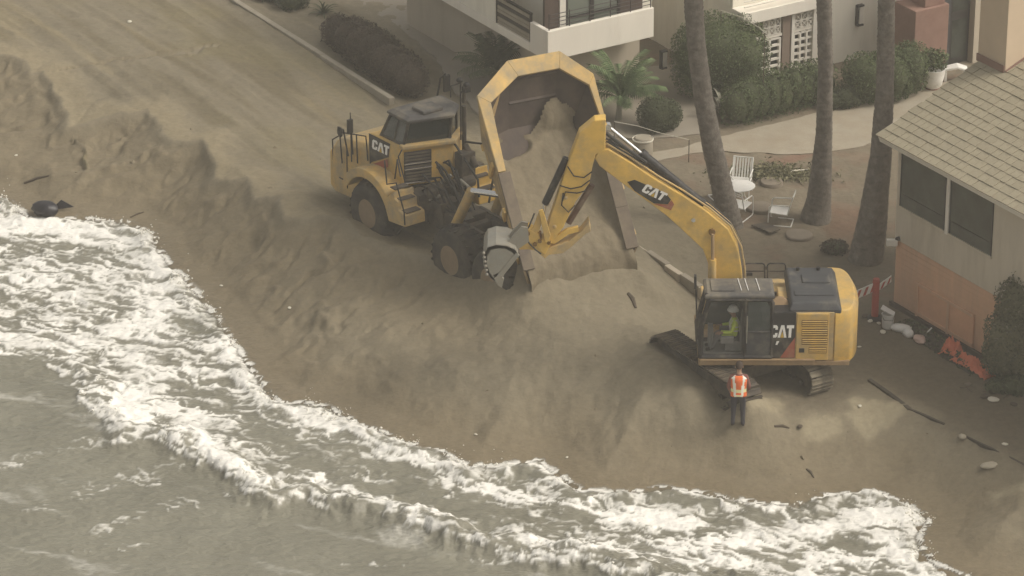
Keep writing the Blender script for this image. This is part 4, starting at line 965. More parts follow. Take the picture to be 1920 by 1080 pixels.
m_ = MB(); m_.cyl(E(1110, 346, ys), E(1066, 418, ys), .085, 12, 0); m_.build('thumb_cylinder', mat('cylinder_brown', (.10, .055, .035), .6, dirt=DUST, dirt_amt=.2), exc, smooth=True)
def plate(nm, pts, y0, w, mt, parent=exc, bv=.012):
    mm = MB(); mm.prism([E(a, b_, YB+y0) for a, b_ in pts], (0, w, 0)); return mm.build(nm, M[mt], parent, bevel=bv)
for y0 in (-.10, .44):
    plate('bucket_link', [(1010,395),(1018,393),(1032,440),(1030,456),(1022,455)], y0, .06, 'yellow_clean')
    plate('bucket_link', [(1010,398),(1020,400),(1012,432),(1000,446),(994,440)], y0+.07, .05, 'yellow')
cp_ = plate('bucket_coupler', [(968,455),(978,436),(992,430),(1008,440),(1014,452),(1028,448),(1034,456),(1022,478),(1008,470),(990,468),(974,468)], -.04, .48, 'yellow_clean')
for a, b_ in ((984,448),(1003,456),(1012,450),(1029,453),(990,436)):
    q = E(a, b_, YB); m_ = MB(); m_.cyl(q-[0, .10, 0], q+[0, .52, 0], .055, 10); m_.build('pin', M['louvre'], cp_, smooth=True)
m_ = MB(); m_.tube([E(985, 436, YB-.08), E(992, 456, YB-.1), E(1004, 468, YB-.1), E(1014, 476, YB-.1)], .022, 6); m_.tube([E(1002, 400, YB-.05), E(992, 425, YB-.08), E(980, 440, YB-.08)], .022, 6); m_.build('hoses', M['rubber'], cp_)
thumb = plate('thumb', [(1012,477),(1022,485),(1029,478),(1056,475),(1075,460),(1099,438),(1108,434),(1104,416),(1098,424),(1090,434),(1066,453),(1036,463),(1019,470)], -.02, .42, 'yellow_dusty')
plate('thumb_link', [(1032,456),(1034,448),(1064,430),(1084,426),(1085,435),(1066,440),(1040,458)], .04, .14, 'yellow_clean')
# --- bucket, seen from its side and from above
YK = YB-.42; BWD = 1.22
prof = [(972,478),(966,468),(950,461),(930,459),(914,464),(907,478),(906,496),(912,512),(922,524),(931,531)]
inn = [(928,523),(919,512),(913,496),(914,480),(920,470),(931,466),(948,467),(961,474),(966,482)]
m_ = MB(); m_.prism([E(a, b_, YK) for a, b_ in prof+inn], (0, BWD, 0)); bk = m_.build('bucket', M['bucket_steel'], exc, bevel=.008)
for y0 in (0.0, BWD-.05):
    m_ = MB(); m_.prism([E(a, b_, YK)+[0, y0, 0] for a, b_ in prof], (0, .05, 0)); m_.build('side_plate', M['bucket_steel'], bk)
    m_ = MB(); m_.prism([E(a, b_, YK)+[0, y0-.02, 0] for a, b_ in [(974,479),(931,532),(927,522),(967,474)]], (0, .09, 0)); m_.build('side_cutter', M['white_decal'] if False else M['bucket_steel'], bk)
for k in range(5):
    yk = .06+k*(BWD-.12)/4
    m_ = MB(); m_.prism([E(a, b_, YK)+[0, yk-.06, 0] for a, b_ in [(925,516),(933,512),(945,524),(941,540),(933,535)]], (0, .12, 0)); m_.build('tooth', M['bucket_steel'], bk)
for k in range(6):
    m_ = MB(); q = E(909+2*k*.6, 474+8*k, YK); m_.ball(q+[-.03, -.02, 0], (.045, .04, .045), 8, 5); m_.build('bolt', M['bucket_steel'], bk)
for y0 in (.30, .62):
    m_ = MB(); m_.prism([E(a, b_, YK)+[0, y0, 0] for a, b_ in [(952,464),(972,476),(992,462),(990,436),(978,434),(962,450)]], (0, .07, 0)); m_.build('ear', M['bucket_steel'], bk)

# ================================================================== people
def skin_mesh(name, joints, edges, root, sub=2):
    me = bpy.data.meshes.new(name); keys = list(joints); ix = {k: i for i, k in enumerate(keys)}
    me.from_pydata([joints[k][0] for k in keys], [(ix[a], ix[b_]) for a, b_ in edges], [])
    o = link(name, me); o.modifiers.new('skin', 'SKIN')
    for k in keys:
        r = joints[k][1]; r = r if hasattr(r, '__len__') else (r, r)
        me.skin_vertices[0].data[ix[k]].radius = r
        me.skin_vertices[0].data[ix[k]].use_root = (k == root)
    s = o.modifiers.new('sub', 'SUBSURF'); s.levels = sub; s.render_levels = sub
    dg = bpy.context.evaluated_depsgraph_get(); dg.update()
    m2 = bpy.data.meshes.new_from_object(o.evaluated_get(dg)); o.modifiers.clear(); o.data = m2
    m2.polygons.foreach_set('use_smooth', [True]*len(m2.polygons))
    return o
M['skin'] = mat('skin', (.36, .215, .145), .6, .08, 20); M['hair'] = mat('hair', (.05, .032, .022), .8, .2, 40)
M['trousers'] = mat('navy_trousers', (.045, .043, .052), .9, .2, 12, .004, 30); M['boot'] = mat('boots', (.04, .032, .026), .8, .2, 12)
M['shirt'] = mat('maroon_shirt', (.20, .085, .07), .9, .2, 10, .004, 30); M['hi_orange'] = mat('vest_orange', (.80, .17, .045), .75, .08, 14, .004, 30)
M['hi_yellow'] = mat('vest_band', (.80, .72, .38), .6, .12, 14, .002, 40); M['hi_white'] = mat('vest_reflective', (.82, .80, .70), .4, .06, 14); M['eye'] = mat('eye', (.03, .025, .02), .3)
M['hi_lime'] = mat('lime_jacket', (.66, .80, .13), .8, .15, 12, .004, 30); M['hat'] = mat('hard_hat', (.70, .70, .64), .4, .05, 8)
def add_hand(bm_obj, wrist, direction, palm_n, size=.17, mi=0):
    """palm, four unequal bent fingers and a thumb, appended to the body's mesh"""
    w = np.array(wrist, float); d = np.array(direction, float); d /= np.linalg.norm(d); n = np.array(palm_n, float); n -= d*(n@d); n /= np.linalg.norm(n); s = np.cross(d, n)
    mb = MB(); pl = size*.5
    mb.loft([[tuple(w+d*t*pl+s*a*hw+n*b_*.014) for a, b_ in ((1, -.6), (1, .6), (.4, 1), (-.4, 1), (-1, .6), (-1, -.6), (-.4, -1), (.4, -1))] for t, hw in ((-.25, .026), (.2, .034), (.7, .042), (1.0, .038))])
    for k, (off, ln) in enumerate(((.031, .072), (.010, .082), (-.011, .076), (-.031, .058))):
        p = w+d*pl*.9+s*off; q1 = p+d*ln*.45+n*.006; q2 = q1+d*ln*.32+n*.018; q3 = q2+d*ln*.15+n*.022
        mb.tube([p, q1, q2, q3], [.0095, .009, .008, .006], 6)
    p = w+d*pl*.25+s*.034; mb.tube([p, p+s*.022+d*.028+n*.008, p+s*.028+d*.055+n*.018], [.012, .0105, .008], 6)
    return mb
def finish_person(body, classify, mats, extra):
    me = body.data
    for m2 in mats: me.materials.append(m2)
    for p in me.polygons: p.material_index = classify(p.center)
    bm = bmesh.new(); bm.from_mesh(me)
    for mb, mi in extra:
        vs = [bm.verts.new(v) for v in mb.v]
        for f in mb.f:
            try: ff_ = bm.faces.new([vs[i] for i in f]); ff_.material_index = mi; ff_.smooth = True
            except ValueError: pass
    bm.normal_update(); bm.to_mesh(me); bm.free()
pw = gland(1383, 800)
worker = empty('person', pw, R(-4), 'person in an orange reflective vest and dark trousers seen from behind', 'person'); worker.scale = (1.05, 1.05, 1.04)
J = {'pelvis': ((0, 0, .97), (.155, .115)), 'spine': ((0, -.01, 1.14), (.15, .11)), 'chest': ((0, -.01, 1.33), (.175, .12)), 'neck0': ((0, .0, 1.47), (.075, .075)), 'neck': ((0, .02, 1.54), .055),
     'head0': ((0, .045, 1.61), (.07, .085)), 'head1': ((0, .045, 1.70), (.08, .10)), 'head2': ((0, .035, 1.765), (.055, .065))}
for s, k in ((-1, 'l'), (1, 'r')):
    J.update({'sh'+k: ((s*.185, 0, 1.42), .062), 'el'+k: ((s*.265, -.03, 1.15), .048), 'wr'+k: ((s*.225, .12, .955), .032),
              'hip'+k: ((s*.10, 0, .90), .098), 'kn'+k: ((s*.115, .02, .50), .072), 'an'+k: ((s*.125, -.02, .10), .052), 'he'+k: ((s*.125, -.05, .045), .042), 'to'+k: ((s*.14, .17, .035), .04)})
Ed = [('pelvis', 'spine'), ('spine', 'chest'), ('chest', 'neck0'), ('neck0', 'neck'), ('neck', 'head0'), ('head0', 'head1'), ('head1', 'head2')]
for k in 'lr': Ed += [('chest', 'sh'+k), ('sh'+k, 'el'+k), ('el'+k, 'wr'+k), ('pelvis', 'hip'+k), ('hip'+k, 'kn'+k), ('kn'+k, 'an'+k), ('an'+k, 'he'+k), ('an'+k, 'to'+k)]
bd = skin_mesh('body', J, Ed, 'pelvis', 3); bd.parent = worker
def cls(c):
    if c.z > 1.50: return 0
    if c.z < .10: return 2
    if abs(c.x) > .16 and c.z > .86 and (c.z > 1.0 or c.y > .06): return 3 if c.z > 1.08 or True and c.z > 1.02 else 0
    return 1 if c.z < 1.0 else 3
ex = [(add_hand(bd, (s*.222, .135, .94), (-s*.15, .35, -.9), (-s*1, .2, 0)), 0) for s in (-1, 1)]
hx = MB(); hx.ball((0, .145, 1.655), (.017, .022, .026), 8, 5); hx.ball((-.092, .035, 1.665), (.012, .025, .034), 8, 5); hx.ball((.092, .035, 1.665), (.012, .025, .034), 8, 5); hx.ball((0, .13, 1.605), (.028, .012, .009), 8, 5); ex.append((hx, 0))
ey = MB(); ey.ball((-.034, .128, 1.69), (.013, .008, .009), 8, 5); ey.ball((.034, .128, 1.69), (.013, .008, .009), 8, 5); ex.append((ey, 4))
finish_person(bd, cls, [M['skin'], M['trousers'], M['boot'], M['shirt'], M['eye']], ex)
mb = MB(); rr2 = []
for th in np.linspace(.02, 1.62, 8): rr2.append([(0.094*math.sin(th)*math.cos(a), .03+.118*math.sin(th)*math.sin(a), 1.70+.112*math.cos(th)-(.05*max(0, -math.sin(a))*math.sin(th))+(.07*max(0, math.sin(a))*(th > 1.2))) for a in np.linspace(0, 2*math.pi, 24, endpoint=False)])
mb.loft(rr2, cap=True); mb.build('hair', M['hair'], worker, smooth=True)
mb = MB(); zs = np.linspace(.90, 1.47, 20); nA_ = 56
def vr(z):
    zz = [.90, .96, 1.10, 1.25, 1.36, 1.42, 1.47]; ax_ = [.205, .20, .195, .215, .225, .20, .11]; ay_ = [.150, .148, .142, .15, .148, .125, .085]
    return np.interp(z, zz, ax_), np.interp(z, zz, ay_)
rings = [[(vr(z)[0]*math.cos(a)*(1+.02*math.sin(5*a+z*9)), -.005+vr(z)[1]*math.sin(a)*(1+.03*math.sin(4*a+11*z)), z+(.012*math.sin(3*a) if z < .93 else 0)) for a in np.linspace(0, 2*math.pi, nA_, endpoint=False)] for z in zs]
mb.loft(rings, cap=False)
for i, f in enumerate(mb.f):
    c = sum((mb.v[j] for j in f), Vector())/len(f); xx = abs(c.x)
    k = 0
    if c.y < .02:
        lim = .055+.045*(c.z-.95)/.5
        if lim < xx < lim+.062: k = 2
        elif 1.03 < c.z < 1.10: k = 1
        elif c.z < .95 and xx < .1: k = 1
        elif c.z > 1.38 and lim+.05 < xx: k = 2
    else: k = 2 if .06 < xx < .12 else (1 if 1.03 < c.z < 1.10 else 0)
    mb.m[i] = k
vest = mb.build('vest', [M['hi_orange'], M['hi_yellow'], M['hi_white']], worker, smooth=True); vest.modifiers.new('thick', 'SOLIDIFY').thickness = .012

op = empty('person', EO+np.array([bx-.22, -.94, 1.58]), math.pi/2, 'seated operator in a lime jacket inside the excavator cab', 'person')
J = {'pelvis': ((0, 0, .10), (.15, .12)), 'spine': ((0, .0, .28), (.145, .11)), 'chest': ((0, .02, .47), (.17, .12)), 'neck0': ((0, .03, .60), .07), 'neck': ((0, .05, .66), .055), 'head0': ((0, .08, .73), (.068, .082)), 'head1': ((0, .08, .82), (.078, .098)), 'head2': ((0, .07, .885), (.055, .065))}
for s, k in ((-1, 'l'), (1, 'r')):
    J.update({'sh'+k: ((s*.185, .02, .55), .06), 'el'+k: ((s*.27, .12, .30), .047), 'wr'+k: ((s*.25, .38, .28), .032), 'hip'+k: ((s*.10, .06, .08), .095), 'kn'+k: ((s*.15, .50, .10), .07), 'an'+k: ((s*.14, .62, -.24), .05), 'to'+k: ((s*.15, .80, -.27), .04)})
Ed = [e for e in Ed if e[1] not in ('hel', 'her')]
bd = skin_mesh('body', J, Ed, 'pelvis', 2); bd.parent = op
ex = [(add_hand(bd, (s*.25, .40, .28), (0, 1, -.1), (-s*.6, 0, -.8)), 0) for s in (-1, 1)]
hx = MB(); hx.ball((0, .18, .775), (.016, .02, .025), 8, 5); hx.ball((-.09, .07, .78), (.012, .025, .03), 8, 5); hx.ball((.09, .07, .78), (.012, .025, .03), 8, 5); hx.ball((0, .165, .73), (.027, .012, .009), 8, 5); ex.append((hx, 0))
ey = MB(); ey.ball((-.033, .165, .81), (.013, .008, .009), 8, 5); ey.ball((.033, .165, .81), (.013, .008, .009), 8, 5); ex.append((ey, 4))
finish_person(bd, lambda c: 0 if c.z > .63 or (c.y > .34 and c.z > .2) else (3 if c.z > .14 and c.y < .36 else (2 if c.z < -.2 else 1)), [M['skin'], mat('grey_trousers', (.16, .15, .145), .9), M['boot'], M['hi_lime'], M['eye']], ex)
mb = MB()
for z0, z1, rx, ry in ((.26, .30, .165, .132), (.38, .42, .178, .138)):
    mb.loft([[(rx*math.cos(a), .01+ry*math.sin(a), z) for a in np.linspace(0, 2*math.pi, 28, endpoint=False)] for z in (z0, z1)], cap=False)
for s in (-1, 1): mb.tube([(s*.10, .14, .22), (s*.11, .155, .42), (s*.11, .09, .57), (s*.11, -.03, .57), (s*.10, -.11, .42), (s*.1, -.12, .22)], .02, 6)
mb.build('reflective_band', M['hi_white'], op)
mb = MB(); mb.lathe([(.155, .80), (.15, .825), (.125, .835), (.115, .90), (.07, .95), (.01, .965)], (0, .075, .02), (0, 0, 1), 20); mb.build('hard_hat', M['hat'], op, smooth=True)
# ================================================================== buildings
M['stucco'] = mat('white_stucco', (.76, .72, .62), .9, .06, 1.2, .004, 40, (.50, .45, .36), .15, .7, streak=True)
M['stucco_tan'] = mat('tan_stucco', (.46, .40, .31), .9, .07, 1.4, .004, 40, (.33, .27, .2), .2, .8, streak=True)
M['parapet'] = mat('parapet_plaster', (.76, .71, .62), .85, .06, 1.5, .003, 40, (.5, .44, .35), .15, .9, streak=True)
M['beige'] = mat('beige_render', (.58, .46, .33), .9, .05, 1.3, .003, 40)
M['brown_wood'] = mat('brown_boards', (.085, .06, .048), .8, .2, 5, .002, 40); M['dark_frame'] = mat('dark_window_frame', (.03, .026, .024), .6, .2, 8)
M['brick'] = mat('red_brown_render', (.255, .155, .12), .9, .12, 3, .004, 30, (.2, .11, .085), .3, 1.2); M['pane'] = mat('window_pane', (.055, .062, .052), .08, .55, 1.1, spec=.5)  # pane mottling: soft reflections painted into the base colour
M['pane_pale'] = glass('window_pane_pale', (.16, .18, .15), 1.0, .12); M['white_frame'] = mat('white_trim', (.72, .68, .60), .7, .06, 6)
M['concrete'] = mat('concrete', (.31, .275, .215), .92, .14, 1.8, .004, 30, (.23, .19, .14), .3, .8); M['steel_rail'] = mat('rail_steel', (.05, .042, .037), .6, .2, 8)
M['shake'] = mat('roof_shake', (.335, .295, .21), .92, .16, 5, .006, 22, (.22, .18, .12), .35, 1.6); M['shake_b'] = mat('roof_shake_weathered', (.322, .284, .203), .92, .18, 5, .006, 22, (.2, .165, .11), .4, 1.6)
M['house_wall'] = mat('greige_stucco', (.56, .50, .40), .92, .07, 1.3, .004, 40, (.3, .25, .18), .25, .8, streak=True)
M['pillar'] = mat('pillar_brown', (.24, .185, .145), .9, .1, 3); M['salmon'] = mat('salmon_boards', (.66, .41, .265), .85, .08, 1.6, .002, 40, (.44, .31, .225), .35, .9, streak=True); M['salmon_b'] = mat('salmon_panel', (.64, .37, .235), .85, .10, 1.8, .002, 40)
def W3(p, z): return np.array([p[0], p[1], z])
class Wall:
    """an upright face: origin p (on the ground), horizontal direction d, outward normal n; positions along it are metres"""
    def __init__(s, p, d, n): s.p, s.d, s.n = np.array([p[0], p[1], 0.0]), np.array(d), np.array(n)
    def at(s, px, py, off=0.0):
        q = PP(px, py, s.p+s.n*off, s.n); return (q-s.p) @ s.d, q[2]
    def pt(s, a, z, off=0.0): return s.p+s.d*a+np.array([0, 0, z])+s.n*off
    def slab(s, name, a0, a1, z0, z1, off, t, m_, parent, bevel=0.0):
        mb = MB(); mb.prism([s.pt(a0, z0, off)-s.o, s.pt(a1, z0, off)-s.o, s.pt(a1, z1, off)-s.o, s.pt(a0, z1, off)-s.o], s.n*t)
        return mb.build(name, M[m_], parent, bevel=bevel)
    o = np.zeros(3)
    def under(s, root): s.o = np.array(root.location); return s
# ---------------- apartment house with the balcony (behind the truck)
K = G(1027, 60, 3.2); K2 = G(1230, 16, 3.2); LA = (K2-K) @ V
bA_ = empty('apartment_house', W3(K, 0), 0, 'pale apartment house with a white balcony parapet behind the raised dump body', 'building')
fr = Wall(K, V, U).under(bA_); lf = Wall(K, -U, -V).under(bA_)
zf = 2.28
fr.slab('wall', .9, LA+.15, -.3, zf-.02, -1.0, -9.0, 'stucco_tan', bA_)  # recessed lower wall: shade below the balcony put into its tan colour
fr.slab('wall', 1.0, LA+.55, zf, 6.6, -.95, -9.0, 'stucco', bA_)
# balcony slab and parapets
mb = MB(); mb.prism([fr.pt(.02, zf-.02, -.02)-fr.o, fr.pt(LA-.02, zf-.02, -.02)-fr.o, fr.pt(LA-.02, zf-.02, -.98)-fr.o, fr.pt(1.2, zf-.02, -.98)-fr.o, lf.pt(9, zf-.02, -1.0)-fr.o, lf.pt(9, zf-.02, -.02)-fr.o], (0, 0, .2)); mb.build('balcony_slab', M['parapet'], bA_)
fr.slab('parapet', 0, LA, zf-.06, 3.2, 0, -.16, 'parapet', bA_, .02)
lf.slab('parapet', .165, 1.02, zf-.06, 3.2, 0, -.16, 'parapet', bA_, .02)
lf.slab('slab_edge', 1.03, 9.0, zf-.06, 2.50, 0, -.14, 'parapet', bA_, .01)
# boarded sea-side balcony screen: horizontal boards between posts
for k in range(7): lf.slab('screen_board', 1.05, 2.98, 2.52+.125*k, 2.52+.125*k+.105, -.04, -.03, 'steel_rail' if k % 3 == 2 else 'concrete', bA_)
for a in (1.03, 2.99): lf.slab('post', a, a+.06, 2.51, 3.45, -.03, -.07, 'dark_frame', bA_)
lf.slab('rail', 1.03, 3.05, 3.41, 3.47, -.02, -.09, 'dark_frame', bA_)
lf.slab('wall', 3.06, 9.0, 2.51, 6.6, -.02, -.3, 'stucco', bA_)
lf.slab('screen_wall', .9, 3.05, 2.5, 6.6, -1.1, -.2, 'brown_wood', bA_)
# sliding doors behind the front parapet
gl = Wall(K-U*.55, V, U).under(bA_)
def gx_(px, py=20): return gl.at(px, py)[0]
gl.slab('brown_wall', .25, gx_(1048), zf+.2, 6.0, 0, -.12, 'brown_wood', bA_); gl.slab('column', gx_(1049), gx_(1060), zf+.2, 6.0, .03, -.2, 'white_frame', bA_)
for a, b_, g in ((1061, 1110, 'pane_pale'), (1110, 1162, 'pane_pale')):
    w_ = gl.slab('window', gx_(a), gx_(b_), zf+.2, 5.6, -.05, -.03, g, bA_)
    for c in (a, b_-3): gl.slab('frame', gx_(c), gx_(c+4), zf+.2, 5.6, 0, -.05, 'dark_frame', w_)
    gl.slab('frame', gx_(a+4), gx_(b_-3), zf+.95, zf+1.0, 0, -.045, 'dark_frame', w_)
gl.slab('brown_wall', gx_(1164), LA, zf+.2, 6.0, -.1, -.1, 'brown_wood', bA_)
for k in range(4):
    mb = MB(); mb.tube([fr.pt(.15, 3.30+.13*k, -.08)-fr.o, fr.pt(LA-.1, 3.30+.13*k, -.08)-fr.o], .014, 5); mb.build('rail', M['steel_rail'], bA_)
for a in np.linspace(.1, LA-.08, 6):
    mb = MB(); mb.tube([fr.pt(a, 3.2, -.08)-fr.o, fr.pt(a, 3.74, -.08)-fr.o], .018, 6); mb.build('rail_post', M['steel_rail'], bA_)
# outside lamp on the house corner
wl_ = Wall(K-U*1.0, V, U)
a_, z_ = wl_.at(1241, 110); q = wl_.pt(a_, z_)
lm = empty('wall_lamp', q, 0, 'tall dark wall lamp on the corner of the balcony house', 'lamp')
def lampfix(root, h=.62, w=.11):
    d, n = V, U
    for nm, a0, a1, z0, z1, off, t, mt in (('back_plate', -w, -w*.3, -h/2, h/2, .0, .10, 'dark_frame'), ('shade', -w*.28, w, -h*.40, h*.40, .0, .14, 'white_frame'), ('cap', -w*.9, w*1.05, h*.42, h*.5, 0, .16, 'dark_frame'), ('cap', -w*.9, w*1.05, -h*.5, -h*.42, 0, .16, 'dark_frame')):
        mb = MB(); mb.prism([d*a0+n*off+[0, 0, z0], d*a1+n*off+[0, 0, z0], d*a1+n*off+[0, 0, z1], d*a0+n*off+[0, 0, z1]], n*t); mb.build(nm, M[mt], root, bevel=.008)
lampfix(lm)
# ---------------- white house with pierced blocks and lattice windows
PB = G(1440, 150, 0); bB = empty('white_house', PB, 0, 'white house with lattice windows and pierced screen blocks behind the palms', 'building')
wb = Wall(PB, V, U).under(bB)
def wa(px, py): return wb.at(px, py)
aL = wa(1380, 150)[0]; aR = wa(1700, 60)[0]; a1 = wa(1466, 90)[0]; a2 = wa(1481, 90)[0]; a3 = wa(1529, 90)[0]
wb.slab('wall', a3, aR+2.0, -.3, 6.5, 0, -6.0, 'stucco', bB)
wb.slab('wall', aL+.1, a3-.005, -.3, 5.0, -.42, -5.5, 'stucco', bB)
zt_ = wa(1440, 62)[1]; zs_ = wa(1440, 33)[1]
wb.slab('balcony_band', aL+.05, a3-.01, zs_+.02, zs_+.42, .25, -.66, 'parapet', bB, .015)
wb.slab('upper_wall', aL+.05, a3-.01, zs_+.43, 6.5, -.55, -5.0, 'stucco', bB)
mb = MB()
for z in (zs_+.62, zs_+.8): mb.tube([wb.pt(aL+.1, z, .2)-wb.o, wb.pt(a3-.05, z, .2)-wb.o], .02, 5)
mb.build('upper_rail', M['white_frame'], bB)
wb.slab('pillar', a1, a2, -.3, zs_, .02, -.3, 'pillar', bB); wb.slab('pillar', a2+.01, a2+.12, -.3, zs_, .06, -.3, 'white_frame', bB)
wb.slab('pillar', a3-.16, a3-.02, -.3, zs_, .06, -.3, 'white_frame', bB)
def lattice(c0, c1, z0, z1, nx, nz):
    w_ = wb.slab('lattice_window', c0, c1, z0, z1, -.16, -.05, 'pane', bB); fw_ = .035
    for i in range(nx+1): a = c0+(c1-c0)*i/nx; wb.slab('muntin', a-fw_, a+fw_, z0, z1, 0, -.09, 'white_frame', w_)
    for j in range(nz+1):
        z = z0+(z1-z0)*j/nz
        for i in range(nx): wb.slab('muntin', c0+(c1-c0)*i/nx+fw_+.001, c0+(c1-c0)*(i+1)/nx-fw_-.001, z-fw_, z+fw_, -.004, -.08, 'white_frame', w_)
def screen(c0, c1, z0, z1, nx, nz):
    for i in range(nx):
        for j in range(nz):
            aa, ab = c0+(c1-c0)*i/nx, c0+(c1-c0)*(i+1)/nx; za, zb_ = z0+(z1-z0)*j/nz, z0+(z1-z0)*(j+1)/nz; t = .022; mb = MB()
            P = lambda a, z: wb.pt(a, z, .02)-wb.o
            for q in ([(aa, za), (ab, za), (ab, za+t), (aa, za+t)], [(aa, zb_-t), (ab, zb_-t), (ab, zb_), (aa, zb_)], [(aa, za+t), (aa+t, za+t), (aa+t, zb_-t), (aa, zb_-t)], [(ab-t, za+t), (ab, za+t), (ab, zb_-t), (ab-t, zb_-t)]): mb.prism([P(*c) for c in q], -U*.12)
            mb.prism([P(aa+t, za+t*1.8), P(aa+t*1.8, za+t), P(ab-t, zb_-t*1.8), P(ab-t*1.8, zb_-t)], -U*.11); mb.prism([P(aa+t, zb_-t*1.8), P(aa+t*1.8, zb_-t), P(ab-t, za+t*1.8), P(ab-t*1.8, za+t)], -U*.10)
            mb.build('screen_block', M['white_frame'], bB)
aw0 = wa(1424, 100)[0]; aw1 = wa(1462, 100)[0]; zw1 = wa(1440, 76)[1]; zw0 = wa(1440, 141)[1]
aw2 = wa(1488, 90)[0]; aw3 = wa(1524, 90)[0]
lattice(aw0, aw1, zw0-.2, zw1, 2, 6); lattice(aw2, aw3, zw0-.2, zw1, 3, 6)
screen(aw0+.1, aw1, zs_-.62, zs_-.08, 3, 2); screen(aw2, aw3, zs_-.62, zs_-.08, 3, 2)
for c0, c1 in ((aL+.1, a1-.01), (a2+.13, a3-.17)): wb.slab('lintel', c0, c1, zw1+.06, zs_-.64, .0, -.3, 'parapet', bB); wb.slab('lintel', c0, c1, zs_-.07, zs_+.01, .0, -.3, 'parapet', bB)
q = wb.pt(*wa(1609, 27)); lm2 = empty('wall_lamp', q, 0, 'tall dark wall lamp high on the plain white wall', 'lamp'); lampfix(lm2, .72, .12)
# ---------------- red brown chimney and dark doorway of the house behind
PC = G(1716, 152, 0); bC = empty('brown_house', PC, 0, 'red brown house front with a chimney block and a dark doorway', 'building')
wc_ = Wall(PC, V, U).under(bC)
c = lambda px: wc_.at(px, 90)[0]
zc = wc_.at(1735, 18)[1]
wc_.slab('chimney', c(1714), c(1776), -.3, zc, 0, -1.1, 'brick', bC, .02); wc_.slab('chimney_stack', c(1735), c(1772), zc+.002, zc+4, -.12, -.8, 'brick', bC, .02)
wc_.slab('wall', c(1777), c(1798), -.3, 6.5, -.5, -.3, 'hood_grey', bC); wc_.slab('wall', c(1836), c(1990), -.3, 6.5, -.3, -.3, 'stucco_tan', bC)
dr = wc_.slab('door', c(1799), c(1835), -.2, 5.2, -.55, -.06, 'dark_frame', bC)
for k in range(3): wc_.slab('door_panel', c(1803), c(1831), .2+1.6*k, 1.5+1.6*k, -.545, -.02, 'pane', dr)
# ---------------- near house with the shake roof
HC = G(1672, 570, 0); bD = empty('beach_house', W3(HC, 0), 0, 'greige beach house with a wood shake roof and two dark windows', 'building')
hw = Wall(HC, U, -V).under(bD)
ea, ze = hw.at(1650, 250, .55)          # eave end
zr0 = ze-.02; pitch = .41
hw.slab('wall', 0, 14, 3.02 if False else 2.02, zr0+.18, 0, -7.0, 'house_wall', bD)
hw.slab('lower_wall', .03, 14, -.6, 2.0, -.05, -6.9, 'salmon', bD)
for k in range(16): hw.slab('siding_board', .03, 9.0, -.5+.156*k, -.5+.156*k+.142, -.048, .006+.002*(k % 3), 'salmon', bD)
# windows
for k, (a_, b_, za, zb_) in enumerate(((hw.at(1690, 330)[0], hw.at(1774, 370)[0], hw.at(1690, 386)[1], hw.at(1690, 278)[1]), (hw.at(1783, 375)[0], hw.at(1863, 410)[0], hw.at(1690, 386)[1], hw.at(1690, 278)[1]))):
    w_ = hw.slab('window', a_, b_, za, min(zb_, zr0-.02), .012, -.03, 'pane', bD)
    hw.slab('sill', a_-.03, b_+.03, za-.06, za-.002, .05, -.1, 'house_wall', w_)
    for c0 in (a_, b_-.035): hw.slab('frame', c0, c0+.035, za, zr0-.03, .03, -.04, 'dark_frame', w_)
    hw.slab('curtain_rail', a_+.04, b_-.04, za+.35, za+.38, .02, -.03, 'dark_frame', w_)
am = hw.at(1779, 380)[0]; hw.slab('mullion', am-.07, am+.07, hw.at(1779, 440)[1], zr0-.02, .05, -.08, 'white_frame', bD)
# boarded opening in the lower wall
bo0, bo1 = hw.at(1722, 560)[0], hw.at(1826, 610)[0]
zt2 = hw.at(1722, 535)[1]; zb2 = hw.at(1722, 590)[1]
hw.slab('boarded_opening', bo0, bo1, zb2-.75, zt2, .02, -.05, 'salmon_b', bD)
for z in (zt2+.005, zb2): hw.slab('batten', bo0, bo1, z, z+.09, .045, -.07, 'salmon', bD)
for a in (bo0-.05, (bo0+bo1)/2+.1): hw.slab('batten', a, a+.08, zb2-.7, zt2+.1, .06, -.08, 'salmon', bD)
hw.slab('footing', 0, 14, -.7, hw.at(1700, 622)[1]*0+.12, .10, -.1, 'brown_wood', bD)
# eave fascia, soffit and roof deck
E0 = hw.pt(ea, zr0, .55)
def RP(a, v, h=0.0):                    # a along the eave, v up the slope (horizontal metres), h above the deck
    nn_ = np.array([-V[0]*pitch, -V[1]*pitch, 1.0])/math.sqrt(1+pitch*pitch); return E0+U*a+V*v+np.array([0, 0, pitch*v])+nn_*h-np.array(bD.location)
mb = MB(); mb.prism([RP(0, .0, -.12), RP(15, .0, -.12), RP(15, 6.2, -.12), RP(0, 6.2, -.12)], RP(0, 0, .0)-RP(0, 0, -.12)); mb.build('roof', M['shake_b'], bD)
mb = MB(); mb.prism([RP(15, 6.2, -.12), RP(0, 6.2, -.12), RP(0, 6.2, -.12)+V*6+[0, 0, -2.4], RP(15, 6.2, -.12)+V*6+[0, 0, -2.4]], (0, 0, .12)); mb.build('roof', M['shake_b'], bD)
mb = MB(); mb.prism([RP(-.02, -.03, -.24), RP(15, -.03, -.24), RP(15, -.03, .0), RP(-.02, -.03, .0)], -V*.04); mb.build('fascia', M['white_frame'], bD)
mb = MB(); mb.prism([RP(-.03, -.0, -.22), RP(-.03, 6.2, -.22), RP(-.03, 6.2, .0), RP(-.03, 0, .0)], -U*.04); mb.build('bargeboard', M['house_wall'], bD)
mb = MB(); mb.prism([RP(0, .03, -.14), RP(15, .03, -.14), RP(15, .62, -.36), RP(0, .62, -.36)], (0, 0, .015)); mb.build('soffit', M['house_wall'], bD)
